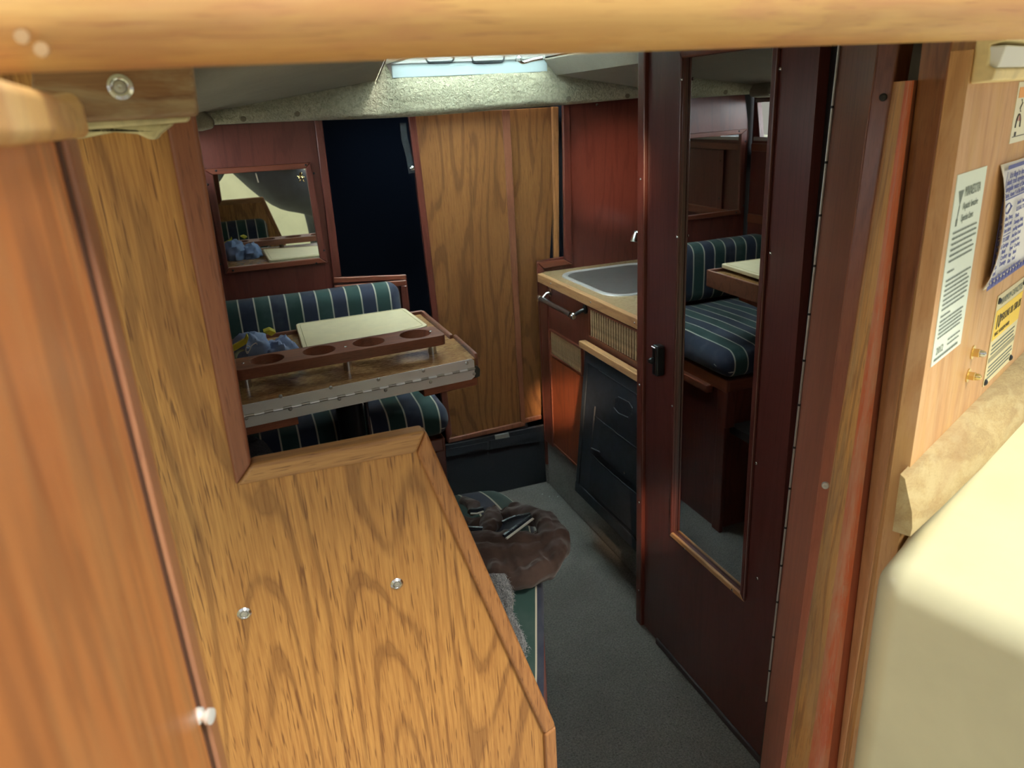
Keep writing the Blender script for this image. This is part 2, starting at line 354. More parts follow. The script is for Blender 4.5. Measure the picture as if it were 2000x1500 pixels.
# back partition (the plywood bulkhead with the stepped opening)
P = lambda x, y: at(x, y, 'Y', YP)
wb = thing('wall_back', (.1, YP, .5), 'golden plywood partition with a stepped and slanted opening edge', kind='structure')
def q2(x, y): p = P(x, y); return (p.x, p.z)
c1, c2, c3 = q2(345, 240), q2(475, 930), q2(822, 868)
c4 = q2(1073, 1432)
outer = [(-.32, .35), (c4[0], .35), c4, c3, c2, (c2[0]+.006, 1.56), (-.32, 1.56)]
obj('plywood_panel', *holed(outer, [], (0, YP+.004, 0), (1, 0, 0), (0, 0, 1), (0, .016, 0)), M_ply, wb, smooth=False)
tv = (0, .028, 0); dY = V(0, -.004, 0)
def pf(x, y): return at(x, y, 'Y', YP-.004)
o1, i1, o1t, i1t = pf(461, 952), pf(491, 908), pf(318, 215), pf(380, 215)
o2, i2 = pf(815, 886), pf(833, 842)
o3, i3 = pf(1064, 1437), pf(1087, 1420)
o4, i4 = V(o3.x, o3.y, .35), V(i3.x, i3.y, .35)
strip('vertical_trim', [o1t, i1t, i1, o1], tv, M_trimr, wb, .005, 3)
strip('horizontal_trim', [o1, i1, i2, o2], tv, M_trimx, wb, .006, 4)
strip('slanted_trim', [o2, i2, i3, o3], tv, M_trim, wb, .006, 4)
strip('lower_trim', [o3, i3, i4, o4], tv, M_trim, wb, .005, 3)
for x, y in ((477, 1198), (775, 1140)): washer_screw(wb, at(x, y, 'Y', YP+.004), (0, -1, 0), .0088)

# front bulkhead
G = lambda x, y: at(x, y, 'Y', YF)
wf = thing('wall_front', (.2, YF, 0), 'dark cherry front bulkhead with a black doorway to the forward berth', kind='structure')
obj('bulkhead_panel', *holed([(-.067, .2), (.56, .2), (.56, .955), (.315, .955), (.315, 1.5), (-.045, 1.5), (-.072, 1.36)], [], (0, YF, 0), (1, 0, 0), (0, 0, 1), (0, .02, 0)), M_cherry, wf, smooth=False)
strip('doorway_trim', [G(612, 225), G(627, 225), G(667, 545), G(651, 552)], (0, -.012, 0), M_cherry, wf, .003)
strip('sill_trim', [G(651, 552), G(651, 545)+V(0, 0, .008), G(792, 535), G(792, 545)], (0, -.016, 0), M_cherryh, wf, .003)
strip('ledge_frame', [G(652, 566), G(652, 556), G(791, 545), G(791, 556)], (0, -.022, 0), M_cherryh, wf, .003)
strip('ledge_frame', [G(780, 556), G(792, 556), G(800, 640), G(787, 640)], (0, -.022, 0), M_cherry, wf, .003)
obj('lower_bulkhead', *box((.56, YF+.0, -.02), (1.09, YF+.015, .26)), M_dkcarpet, wf, smooth=False, label='dark carpeted step face under the sliding panels')
for a, b in ((930, 893), ):
    pass
obj('step_board', *prism([G(868, 893), G(952, 879), G(952, 862), G(868, 878)], (0, -.006, 0)), M_dkcarpet, wf, bevel=.002)
obj('step_board', *prism([G(956, 878), G(1056, 862), G(1056, 842), G(956, 860)], (0, -.004, 0)), M_dkcarpet, wf, bevel=.002)
# forward berth box
obj('corner_backing', *box((-.13, YF+.022, .2), (.33, YF+.03, 1.6)), M_gap, wf, smooth=False)
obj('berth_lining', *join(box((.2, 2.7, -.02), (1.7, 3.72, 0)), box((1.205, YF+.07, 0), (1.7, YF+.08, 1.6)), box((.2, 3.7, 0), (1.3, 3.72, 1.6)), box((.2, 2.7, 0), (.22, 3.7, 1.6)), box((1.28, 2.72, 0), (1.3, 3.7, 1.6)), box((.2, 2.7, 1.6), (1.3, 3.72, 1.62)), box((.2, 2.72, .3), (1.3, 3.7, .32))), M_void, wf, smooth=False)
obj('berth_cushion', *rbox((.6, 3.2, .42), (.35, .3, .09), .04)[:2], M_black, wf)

# galley bulkhead (athwart, front end of the galley)
wgf = thing('wall_front_galley', (1.3, YF, .5), 'reddish cherry bulkhead behind the sink with stepped edge trim', kind='structure')
wgf.name = 'wall_galley'
obj('bulkhead_panel', *holed([(1.075, .0), (1.7, .0), (1.7, 1.56), (1.21, 1.56), (1.21, .95), (1.075, .945)], [], (0, YF-.004, 0), (1, 0, 0), (0, 0, 1), (0, .02, 0)), M_cherry, wgf, smooth=False)
a, b_, c, d = G(1096, 200), G(1110, 200), G(1116, 515), G(1100, 506)
strip('edge_trim', [a, b_, c, d], (0, -.016, 0), M_cherry, wgf, .004)
e1, e2 = G(1047, 512), G(1060, 524)
strip('edge_trim', [d, c, e2, e1], (0, -.016, 0), M_cherryh, wgf, .004)
strip('edge_trim', [e1, e2, G(1080, 905), G(1064, 905)], (0, -.016, 0), M_cherry, wgf, .004)
strip('carpet_edge', [G(1064, 905), G(1080, 905), G(1082, 945), G(1067, 945)], (0, -.02, 0), M_carpet, wgf, .004)
screw(wgf, G(1165, 205)+V(0, -.004, 0), (0, -1, 0), .005)

# ceiling
ce = thing('ceiling', (.8, 1.9, 1.6), 'cream fabric headliner with a raised centre and boucle front drop', kind='structure')
yh = 2.60
prof = [(at(375, 226, 'Y', yh).x, 1.528), (at(415, 218, 'Y', yh).x, 1.54), (at(735, 158, 'Y', yh).x, 1.607), (at(748, 135, 'Y', yh).x, 1.641), (at(775, 130, 'Y', yh).x, 1.650), (at(1062, 122, 'Y', yh).x, 1.650), (at(1085, 150, 'Y', yh).x, 1.600), (1.484, 1.545), (1.75, 1.50)]
# front drop: curved boucle face
nx, nz = 150, 26; vs = []; fs = []
def topz(x):
    for (x0, z0), (x1, z1) in zip(prof, prof[1:]):
        if x <= x1: return z0+(z1-z0)*max(0, (x-x0))/(x1-x0)
    return prof[-1][1]
for j in range(nz+1):
    for i in range(nx+1):
        x = -.10+1.85*i/nx; zt = topz(x)+.012; zb = 1.502-.010*math.exp(-((x-.62)/.35)**2)+max(0, x-1.2)*.03; f = j/nz
        y = yh+.004*noise.noise(Vector((x*9, f*3, 0)))-.010*sin(pi*min(1, f*1.0))*(1 if f < 1 else 0)
        z = zb+(zt-zb)*f
        if .555 < x < 1.09 and f > .6: z -= .030*(f-.6)/.4
        if f < .12: y += .02*(1-f/.12)**2
        y += .0015*noise.noise(Vector((x*220, z*220, 1)))
        vs.append((x, y, z))
for j in range(nz):
    for i in range(nx):
        a = j*(nx+1)+i; fs.append((a, a+1, a+nx+2, a+nx+1))
obj('front_drop', vs, fs, M_headl, ce, label='bumpy cream boucle fabric drop')
def ceil_slab(i0, i1, y0, y1, nm='headliner_panel'):
    (x0, z0), (x1, z1) = prof[i0], prof[i1]
    return obj(nm, *prism([(x0, y0, z0), (x1, y0, z1), (x1, y1, z1), (x0, y1, z0)], (0, 0, .012)), M_headl2, ce, smooth=False)
x0, x1 = prof[1][0], prof[2][0]
qL = at(752, 116, 'Y', 2.2); qM = V(.05, .90, 1.598)
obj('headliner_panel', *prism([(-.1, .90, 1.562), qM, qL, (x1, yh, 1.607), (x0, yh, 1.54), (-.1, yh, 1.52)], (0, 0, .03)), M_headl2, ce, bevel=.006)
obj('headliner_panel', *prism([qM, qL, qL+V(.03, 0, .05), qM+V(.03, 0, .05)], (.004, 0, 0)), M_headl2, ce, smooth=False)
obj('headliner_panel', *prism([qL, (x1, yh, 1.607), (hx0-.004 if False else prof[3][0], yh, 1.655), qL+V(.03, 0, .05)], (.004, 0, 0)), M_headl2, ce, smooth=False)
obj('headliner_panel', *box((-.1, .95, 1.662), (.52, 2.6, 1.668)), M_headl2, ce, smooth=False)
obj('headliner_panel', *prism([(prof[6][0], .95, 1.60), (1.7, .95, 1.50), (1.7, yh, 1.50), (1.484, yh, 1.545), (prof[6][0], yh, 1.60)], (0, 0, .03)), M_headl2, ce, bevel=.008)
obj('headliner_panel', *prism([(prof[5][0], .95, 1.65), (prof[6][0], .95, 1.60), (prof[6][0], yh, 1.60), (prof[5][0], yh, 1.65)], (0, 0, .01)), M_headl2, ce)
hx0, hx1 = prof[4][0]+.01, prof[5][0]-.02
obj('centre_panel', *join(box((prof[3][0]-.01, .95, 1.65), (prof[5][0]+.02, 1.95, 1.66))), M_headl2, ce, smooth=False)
# deck above closes the cabin
deck = obj('deck_core', *holed([(-.12, .9), (1.8, .9), (1.8, 3.8), (-.12, 3.8)], [[(.5, 1.95), (1.12, 1.95), (1.12, 2.64), (.5, 2.64)]], (0, 0, 1.685), (1, 0, 0), (0, 1, 0), (0, 0, .02)), M_gel, ce, smooth=False)
for x, y in ((475, 232), (580, 222), (1110, 193), (1225, 187)):
    p = at(x, y, 'Y', yh-.004); obj('fabric_button', *lathe([(.009, 0), (.009, .003), (.005, .0045), (0, .003)], p, (0, -1, 0)), M_headl2, ce)
# corner pad, left end of the headliner
pp = [at(x, y, 'Y', 2.45) for x, y in ((360, 205), (392, 210), (418, 232), (420, 250), (395, 256), (355, 258))]
obj('corner_pad', *prism(pp, (0, .12, 0)), M_headl2, ce, bevel=.012, seg=3)
# roof hatch
h = thing('window_1', (.8, 2.3, 1.66), 'bright translucent roof hatch with two dark-rimmed vents', kind='structure')
obj('hatch_pane', *prism([(hx0-.05, 1.9, 1.680), (hx1+.06, 1.9, 1.680), (hx1+.06, 2.605, 1.668), (hx0-.05, 2.605, 1.668)], (0, 0, .004)), M_glass, h, smooth=False)
obj('hatch_upstand', *box((hx0-.03, 2.592, 1.612), (hx1+.03, 2.600, 1.668)), plain('pale_blue_frame', (.46, .55, .58), .4), h, bevel=.003)
for xa, xb in ((832, 886), (922, 984)):
    pa, pb = at(xa, 118, 'Y', 2.588), at(xb, 112, 'Y', 2.588); z_ = at((xa+xb)/2, 121, 'Y', 2.588).z
    vr = obj('vent_rim', *tube([(x, 2.588, z) for x, z in rrect(pa.x, z_, pb.x, z_+.045, .012, 4)], .0045, 6, closed=True, up=(0, 1, 0)), M_darkm, h)
    obj('vent_cover', *box((pa.x+.008, 2.586, z_+.007), (pb.x-.008, 2.592, z_+.040)), M_gelw, vr, bevel=.002)
obj('hatch_frame', *holed([(hx0-.045, 1.95), (hx1+.05, 1.95), (hx1+.05, 2.60), (hx0-.045, 2.60)], [[(hx0-.02, 2.0), (hx1+.02, 2.0), (hx1+.02, 2.585), (hx0-.02, 2.585)]], (0, 0, 1.655), (1, 0, 0), (0, 1, 0), (0, 0, .012)), M_steel, h, smooth=False)
p = at(1030, 117, 'Y', 2.5); obj('hatch_latch', *join(tube(smoothpath([p+V(-.03, 0, 0), p+V(-.01, .01, -.006), p+V(.02, 0, .0), p+V(.05, -.01, .004)]), [.006]*19, 8), lathe([(.012, 0), (.012, .01), (.004, .018)], p+V(-.03, 0, -.004))), M_chrome, h)

# left wall with side window
wL = thing('wall_left', (-.09, 1.8, 0), 'dark cherry side wall beside the dinette', kind='structure')
X = -.095
obj('side_panel', *holed([(.88, 0), (2.66, 0), (2.66, 1.55), (.88, 1.55)], [[(1.25, 1.335), (2.61, 1.335), (2.64, 1.475), (1.25, 1.475)]], (X, 0, 0), (0, 1, 0), (0, 0, 1), (-.02, 0, 0)), M_cherry, wL, smooth=False)
obj('side_rail', *box((X, 1.0, 1.285), (X+.012, 2.65, 1.315)), M_cherryx, wL, bevel=.003)
obj('side_rail', *box((X, 1.0, 1.00), (X+.012, 2.65, 1.035)), M_cherryx, wL, bevel=.003)
for y in (2.45, 1.9, 1.4): obj('side_stile', *box((X, y-.02, 1.035), (X+.012, y+.02, 1.285)), M_cherry, wL, bevel=.003)
for y, z in ((2.45, 1.08), (2.45, 1.24), (2.2, 1.018), (1.9, 1.1)): screw(wL, (X+.012, y, z), (1, 0, 0), .004)
wn = thing('window_2', (-.1, 1.9, 1.4), 'long narrow side window above the dinette', kind='structure')
obj('window_pane', *box((X-.014, 1.24, 1.33), (X-.010, 2.65, 1.48)), M_wglass, wn, smooth=False)
obj('window_frame', *join(box((X-.004, 1.23, 1.325), (X+.006, 2.645, 1.34)), box((X-.004, 1.23, 1.470), (X+.006, 2.645, 1.482))), M_steel, wn, bevel=.002)
# right and other enclosing walls
wR = tag(obj('wall_right', *box((1.68, .9, -.02), (1.70, 2.72, 1.6)), M_cherry, smooth=False), 'dark cherry wall behind the galley', kind='structure')
tag(obj('wall_head', *box((.99, 1.60, 0), (1.69, 1.655, 1.66)), M_cherry, smooth=False), 'cherry partition between the galley and the washroom', kind='structure')

# sliding panels in front of the berth
d2 = thing('door_2', (.8, YF+.03, .27), 'wide walnut sliding panel with swirling grain', kind='structure')
pl = [G(803, 222), G(990, 214), G(1027, 832), G(875, 865)]
def off(pts, v): return [p+V(*v) for p in pts]
obj('panel_board', *prism(off(pl, (0, .012, 0)), (0, .014, 0)), M_plank, d2, bevel=.002)
strip('edge_strip', off([G(798, 222), G(812, 222), G(884, 850), G(874, 866)], (0, .006, 0)), (0, .02, 0), M_cherry, d2, .003)
strip('edge_strip', off([G(982, 214), G(997, 214), G(1028, 832), G(1018, 824)], (0, .006, 0)), (0, .02, 0), M_trimr, d2, .003)
strip('bottom_strip', off([G(878, 858), G(1021, 825), G(1028, 833), G(876, 867)], (0, .004, 0)), (0, .022, 0), M_trimr, d2, .003)
obj('pull_tab', *prism(off([G(966, 850), G(993, 845), G(995, 853), G(967, 858)], (0, -.004, 0)), (0, .008, 0)), M_steel, d2, bevel=.001)
d3 = thing('door_3', (1.1, YF+.05, .28), 'narrow walnut sliding panel behind the wide one', kind='structure')
obj('panel_board', *prism(off([G(992, 214), G(1100, 208), G(1062, 822), G(1024, 832)], (0, .04, 0))[:2]+off([G(1064, 820), G(1020, 832)], (0, .04, 0)), (0, .012, 0)), M_plank, d3, bevel=.002)
strip('edge_strip', off([G(1085, 208), G(1098, 208), G(1075, 700), G(1084, 700)][:2]+[G(1099, 520), G(1090, 520)], (0, .030, 0)), (0, .02, 0), M_trim, d3, .003)
strip('bottom_strip', off([G(1026, 825), G(1064, 816), G(1064, 824), G(1026, 834)], (0, .034, 0)), (0, .02, 0), M_trimr, d3, .003)
# strap hanging in the doorway
st = thing('strap', G(796, 240)+V(0, -.01, 0), 'black webbing strap with a chrome snap hanging at the doorway edge', 'strap')
sp_ = [G(785, 240), G(788, 270), G(797, 305), G(803, 338)]
obj('webbing', *prism([p+V(-.011, -.012, 0) for p in sp_]+[p+V(.011, -.012, 0) for p in reversed(sp_)], (0, -.002, 0)), M_black, st, smooth=False)
obj('snap', *lathe([(.008, 0), (.008, .002), (.005, .005), (0, .006)], G(803, 328)+V(0, -.014, 0), (0, -1, 0)), M_chrome, st)

# bulkhead mirror
mi = thing('wall_mirror', G(520, 420), 'square wall mirror in a mitred cherry frame on the front bulkhead', 'mirror')
mo = [G(395, 330), G(606, 317), G(639, 512), G(440, 534)]; mn = [G(416, 341), G(596, 329), G(624, 503), G(446, 522)]
mrot = V(.0, -.003, 0)
obj('mirror_glass', *prism([p+V(0, -.004, 0)-Vector((0, 0, 0)) for p in mn], (0, .003, 0)), M_mirror, mi, smooth=False)
for i in range(4):
    j = (i+1) % 4
    strip('frame_rail', [mo[i], mo[j], mn[j], mn[i]], (0, -.014, 0), M_cherryh if i % 2 == 0 else M_cherry, mi, .003)
for x, y in ((422, 333), (596, 322), (406, 360), (632, 488), (455, 527), (617, 513), (612, 338), (430, 515)): screw(mi, G(x, y)+V(0, -.014, 0), (0, -1, 0), .0035, M_darkm)
# little brass figure stuck on the mirror: a plain seated shape
p = G(588, 346)+V(0, -.005, 0); fg = thing('brass_charm', p, 'tiny brass figure charm stuck on the top corner of the wall mirror', 'ornament')
sc = 1.0
obj('charm_body', *join(lathe([(0, -.009), (.006, -.007), (.0085, -.002), (.006, .004), (0, .006)], p, (0, 0, 1)), lathe([(0, .004), (.0045, .006), (.006, .010), (.004, .014), (0, .016)], p, (0, 0, 1)),
    tube([p+V(-.003, 0, -.007), p+V(-.006, -.001, -.013), p+V(-.010, -.001, -.014)], .0016, 6), tube([p+V(.003, 0, -.007), p+V(.006, -.001, -.013), p+V(.010, -.001, -.014)], .0016, 6),
    tube([p+V(-.007, 0, .001), p+V(-.012, 0, .005)], .0016, 6), tube([p+V(.007, 0, .001), p+V(.011, 0, -.003)], .0016, 6)), M_brass, fg)
# ------------------------------------------------------------------ galley
XG = 1.07
Q = lambda x, y, X=XG: at(x, y, 'X', X)
ga = thing('galley_cabinet', (1.3, 2.2, 0), 'cherry galley cabinet with slatted vents under the sink', 'cabinet')
obj('carcass', *join(box((XG+.002, 1.67, .20), (XG+.02, YF-.006, .87)), box((XG+.02, 1.67, .2), (1.66, 1.685, .87)), box((XG+.02, 1.67, .2), (1.66, YF-.006, .22))), M_cherry, ga, smooth=False)
obj('carpeted_plinth', *box((XG+.0, 1.67, 0), (1.6, YF-.022, .215)), M_carpet, ga, bevel=.01, label='grey carpet covered plinth')
def yz(p): return (p.y, p.z)
# framed vents with slats
def vent(y0, y1, z0, z1, n):
    fr = thing2 = obj('vent_frame', *holed([(y0, z0), (y1, z0), (y1, z1), (y0, z1)], [[(y0+.006, z0+.006), (y1-.006, z0+.006), (y1-.006, z1-.006), (y0+.006, z1-.006)]], (XG-.007, 0, 0), (0, 1, 0), (0, 0, 1), (.009, 0, 0)), M_cherryx, ga, smooth=False)
    obj('vent_backing', *box((XG-.0005, y0+.005, z0+.005), (XG+.001, y1-.005, z1-.005)), M_gap, fr, smooth=False)
    first = None
    for i in range(n):
        y = y0+.006+(y1-y0-.012)*(i+.5)/n; hw = (y1-y0-.012)/n*.27
        if first is None:
            first = obj('slat', *box((XG-.004, y-hw, z0+.006), (XG-.0005, y+hw, z1-.006)), M_cane, fr, smooth=False); y_0 = y
        else:
            o = first.copy(); COL.objects.link(o); o.parent = fr; o.location = (0, y-y_0, 0)
vent(1.74, 2.200, .764, .868, 27); vent(2.262, 2.545, .604, .706, 19)
# door panel below the small vent
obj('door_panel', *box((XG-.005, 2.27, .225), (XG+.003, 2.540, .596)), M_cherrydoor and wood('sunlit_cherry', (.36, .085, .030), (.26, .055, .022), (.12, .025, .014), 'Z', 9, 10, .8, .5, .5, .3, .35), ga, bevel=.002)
obj('door_trim', *join(box((XG-.009, 2.27, .218), (XG+.003, 2.545, .228)), box((XG-.008, 2.540, .218), (XG+.003, 2.548, .70))), M_cherryx, ga, bevel=.002)
obj('corner_post', *box((XG-.004, 2.56, .2), (XG+.02, YF-.02, .87)), M_cherry, ga, bevel=.004)
# towel rail
ra = thing('towel_rail', (1.04, 2.42, .83), 'chrome and dark towel rail on the galley cabinet', 'rail')
ya, yb, zr, xr = 2.225, 2.525, .828, 1.032
obj('rail_bar', *tube([(xr, 2.27, zr), (xr, 2.535, zr)], .0095, 14), plain('rail_pewter', (.22, .22, .23), .25, .9), ra)
for y in (2.262, 2.538): obj('rail_cap', *lathe([(.0105, 0), (.0125, .004), (.0125, .014), (.009, .018)], (xr, y, zr), (0, -1 if y < 2.4 else 1, 0)), M_chrome, ra)
for y in (2.235, 2.53):
    obj('rail_bracket', *join(tube([(XG, y, zr+.022), (1.052, y, zr+.018), (xr, y+(.02 if y < 2.4 else 0), zr)], .0065, 10), lathe([(.016, 0), (.016, .004), (.007, .008)], (XG, y, zr+.022), (-1, 0, 0))), M_chrome if y > 2.4 else M_darkm, ra)
# worktop with sink hole
sk = (1.115, 2.13, 1.50, 2.585)
wt = thing('worktop', (1.35, 2.2, .88), 'speckled beige galley worktop with an oak front edge', 'worktop')
obj('laminate_top', *holed([(1.078, 1.665), (1.66, 1.665), (1.66, YF-.006), (1.078, YF-.006)], [rrect(sk[0]+.012, sk[1]+.012, sk[2]-.012, sk[3]-.012, .075, 6)], (0, 0, .873), (1, 0, 0), (0, 1, 0), (0, 0, .030)), M_clam, wt, smooth=False)
obj('front_edge', *box((1.058, 1.665, .872), (1.079, 2.628, .9045)), M_oak, wt, bevel=.003)
for y in (2.5, 2.17, 1.88): screw(wt, (1.058, y, .89), (-1, 0, 0), .0035)
si = thing('sink', (1.3, 2.35, .9), 'square stainless steel sink basin set in the worktop', 'sink')
def rr(i, r, z): return [(x, y, z) for x, y in rrect(sk[0]+i, sk[1]+i, sk[2]-i, sk[3]-i, r, 7)]
obj('rim', *loft([rr(.016, .07, .900), rr(-.002, .085, .903), rr(-.001, .085, .9065), rr(.006, .08, .9085), rr(.014, .075, .907), rr(.020, .07, .902)], caps=False), plain('rim_steel', (.78, .79, .78), .3, .35), si)
obj('basin', *loft([rr(.018, .072, .904), rr(.026, .068, .88), rr(.036, .06, .80), rr(.05, .05, .765), rr(.07, .04, .758), rr(.15, .03, .754)][::-1]), plain('basin_steel', (.30, .31, .30), .42, .75, .04), si)
obj('drain', *lathe([(.03, 0), (.03, .002), (.022, .001), (0, -.001)], (1.31, 2.36, .7545)), M_chrome, si)
# tap: spout end visible
ta = thing('tap', (1.36, 2.60, .903), 'chrome tap with a bell-shaped spout end over the sink', 'tap')
tp = at(1241, 462, 'Y', 2.44)
obj('spout', *tube(smoothpath([(1.52, 2.60, .906), (1.52, 2.60, 1.00), (1.50, 2.57, 1.055), (tp.x+.05, 2.47, 1.060), tuple(tp+V(.004, 0, .012))]), [.010]*25, 12), M_chrome, ta)
obj('spout_head', *lathe([(.0, .016), (.007, .015), (.012, .006), (.017, -.010), (.019, -.016), (.017, -.018), (.0, -.016)], tp, (0.15, 0, 1), 20), M_chrome, ta)
obj('tap_base', *lathe([(.026, 0), (.026, .006), (.014, .014), (.012, .03)], (1.52, 2.60, .903)), M_chrome, ta)
# fabric organiser hanging on the galley
og = thing('hanging_organiser', (1.04, 2.0, .12), 'black mesh pocket organiser on a wooden rail hanging from the galley cabinet', 'organiser')
oy0, oy1 = 1.70, 2.212
tl, tr_ = V(1.060, 2.212, .728), V(1.060, 1.70, .728); bl, br = V(.995, 2.185, .205), V(.995, 1.70, .205)
obj('wooden_rail', *box((1.040, 1.70, .722), (1.066, 2.232, .745)), M_oak, og, bevel=.003)
obj('backing_cloth', *prism([tl, tr_, br, bl], (.010, 0, -.002)), M_mesh, og, bevel=.003)
def on_og(u, v, o_=0): # u along +Y from near edge, v down
    return tr_.lerp(tl, u).lerp(br.lerp(bl, u), v)+V(-o_, 0, -.02*o_)
def ogq(u0, u1, v0, v1, o_, th, nm, mt=None, bv=.003): return obj(nm, *prism([on_og(u0, v0, o_), on_og(u1, v0, o_), on_og(u1, v1, o_), on_og(u0, v1, o_)], (-th, 0, 0)), mt or M_black, og, bevel=bv)
ogq(0, 1, 0, .10, .001, .004, 'top_band'); ogq(0, 1, .93, 1., .001, .006, 'bottom_band'); ogq(.95, 1, 0, 1, .001, .004, 'side_band')
hd = [on_og(u, v, .001) for u, v in ()]
loop = rrect(.40, .13, .66, .26, .03, 3)
for v0, v1, o_ in ((.10, .34, .004), (.40, .62, .010), (.66, .90, .014)):
    rows = []
    for j in range(7):
        f = j/6; rows.append([on_og(.02+.76*i/14, v0+(v1-v0)*f, .002+o_*sin(pi*min(1, f*.7+.15))*(sin(pi*(.04+.92*i/14))**.5)+.002*noise.noise(Vector((i*.7, f*4, o_*90)))) for i in range(15)])
    g = loft(rows, closed=False, caps=False); obj('pocket', *g, M_mesh, og)
    obj('pocket_hem', *tube([r_+V(-.001, 0, 0) for r_ in rows[0]], .003, 6), M_black, og)
obj('handle_slot', *tube([on_og(.30+.22*a_, .16+.10*b2, .013) for a_, b2 in ((0, .2), (.2, 0), (.8, .1), (1, .35), (1, .9), (.7, 1.05), (.15, .9), (0, .6))], .0022, 6, closed=True), plain('grey_edging', (.025, .03, .036), .7), og)
p = on_og(.30, .58, .016); screw(og, p, (-1, 0, 0), .004)
obj('support_rod', *join(tube([on_og(.80, .34, .004), on_og(.80, .62, .006)], .003, 6), tube([on_og(.80, .62, .006), on_og(.64, .58, .016)], .0025, 6)), plain('grey_rod', (.04, .042, .05), .5), og)

# ------------------------------------------------------------------ washroom door with mirror
XD = .9645
D = lambda x, y, X=XD: at(x, y, 'X', X)
d1 = thing('door_1', (XD, 1.10, 0), 'dark cherry washroom door with a tall inset mirror', kind='structure')
Yn, Yf_, zt, zb = 1.095, 1.577, 1.64, .018
my0, my1, mz0, mz1 = 1.205, 1.503, .416, 1.583
obj('door_board', *holed([(Yn, zb), (Yf_, zb), (Yf_, zt), (Yn, zt)], [[(my0, mz0), (my1, mz0), (my1, mz1), (my0, mz1)]], (XD, 0, 0), (0, 1, 0), (0, 0, 1), (.025, 0, 0)), M_cherrydoor, d1, smooth=False)
obj('mirror_glass', *box((XD+.006, my0-.001, mz0-.001), (XD+.012, my1+.001, mz1+.001)), M_mirror2, d1, smooth=False)
mw = .013
rings = [(my0-mw, mz0-mw), (my1+mw*.6, mz0-mw), (my1+mw*.6, mz1+mw), (my0-mw, mz1+mw)]; inn = [(my0+.002, mz0+.002), (my1-.002, mz0+.002), (my1-.002, mz1-.002), (my0+.002, mz1-.002)]
for i in range(4):
    j = (i+1) % 4; q = [V(XD, *rings[i]), V(XD, *rings[j]), V(XD, *inn[j]), V(XD, *inn[i])]
    strip('mirror_moulding', q, (-.008, 0, 0), (M_cherryx if i % 2 == 0 else M_cherrydoor) if i else M_oak, d1, .003)
obj('bottom_rail', *box((XD-.006, Yn, .0), (XD+.02, Yf_, .02)), plain('dark_sill', (.05, .035, .035), .5), d1, bevel=.004)
obj('top_rail', *box((XD-.004, Yn, zt-.02), (XD+.02, Yf_, zt)), M_cherryx, d1, bevel=.004)
for x, y in ((1323, 463), (1524, 135), (1505, 495), (1313, 793), (1331, 155), (1477, 905), (1479, 1130), (1337, 1072), (1430, 1152)):
    p = D(x, y, XD-.008); screw(d1, p, (-1, 0, 0), .0035)
p = D(1293, 702, XD-.002)
ln = obj('latch', *rbox(p+V(-.011, 0, 0), (.012, .013, .040), .005, 6)[:2], M_darkm, d1, label='black sliding latch with chrome edges')
obj('latch_knob', *lathe([(.008, 0), (.009, .006), (.005, .014), (0, .015)], p+V(-.022, .004, 0), (-1, 0, 0)), M_darkm, ln)
obj('latch_rim', *join(tube([p+V(-.024, -.008, .036), p+V(-.024, .010, .036)], .002, 6), tube([p+V(-.024, -.006, -.032), p+V(-.024, -.008, .030)], .002, 6)), M_chrome, ln)
# post between galley and door
po = thing('trim_1', (XD, 1.63, 0), 'dark cherry door post with a thin outer strip', kind='structure')
obj('post_board', *box((XD+.004, 1.580, 0), (1.0, 1.660, 1.66)), M_cherrydoor, po, bevel=.003)
obj('outer_strip', *box((XD-.006, 1.660, 0), (1.02, 1.692, 1.66)), M_cherry, po, bevel=.004)
for z in (1.32, .78, .42, .12): screw(po, (XD-.006, 1.675, z), (-1, 0, 0), .0035)
# jamb behind the hinge: hinge and dark gap
def vert(x0, x1, Y, ya=150, yb=1450, z0=.25, z1=1.60):
    a, b_ = at(x0, ya, 'Y', Y), at(x1, yb, 'Y', Y)
    f = lambda z: a+(b_-a)*((z-a.z)/(b_.z-a.z))
    return f(z0), f(z1)
A = vert(1635, 1490, 1.06); A2 = vert(1628, 1484, 1.075)
B = vert(1706, 1531, .82); Cc = vert(1747, 1541, .80); Dd = vert(1766, 1590, .735); Ee = vert(1792, 1640, .72)
Ff = vert(1850, 1652, .675); Gg = vert(1868, 1660, .625); Gh = vert(1902, 1674, .612)
jm = thing('trim_2', (.8, .8, .45), 'weathered wooden companionway jamb with rounded slide moulding', kind='structure')
def vslab(pairs, th, nm, mt, bv=.004, seg=3):
    "vertical leaning board: plan polyline points (bottom, top) thickened away from the viewer"
    lo = [p[0] for p in pairs]; hi = [p[1] for p in pairs]; v = Vector(th)
    ring = lambda L: L+[p+v for p in reversed(L)]
    return obj(nm, *loft([ring(lo), ring(hi)]), mt, jm, bevel=bv, seg=seg)
def extend(pr, z):  # bottom end continued down to z
    a, b_ = pr; return (a+(b_-a)*((z-a.z)/(b_.z-a.z)), b_)
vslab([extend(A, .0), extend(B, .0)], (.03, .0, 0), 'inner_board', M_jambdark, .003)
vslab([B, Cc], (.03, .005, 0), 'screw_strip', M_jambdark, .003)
def bez(a, b_, c, n=9):
    return [tuple(a[k].lerp(b_[k], t_/n).lerp(b_[k].lerp(c[k], t_/n), t_/n) for k in (0, 1)) for t_ in range(n+1)]
Dx = tuple(d_+V(-.02, -.03, 0) for d_ in Dd)
cut = lambda pr, f=1.0: (pr[0], pr[0].lerp(pr[1], f))
curve = bez(Cc, Dx, Ee, 10)
zc = 1.545; f = (zc-Cc[0].z)/(Cc[1].z-Cc[0].z)
k = 5
k = 4
vslab([cut(p, .93) for p in curve[:k+1]], (.04, .02, 0), 'slide_moulding', M_jamb, 0)
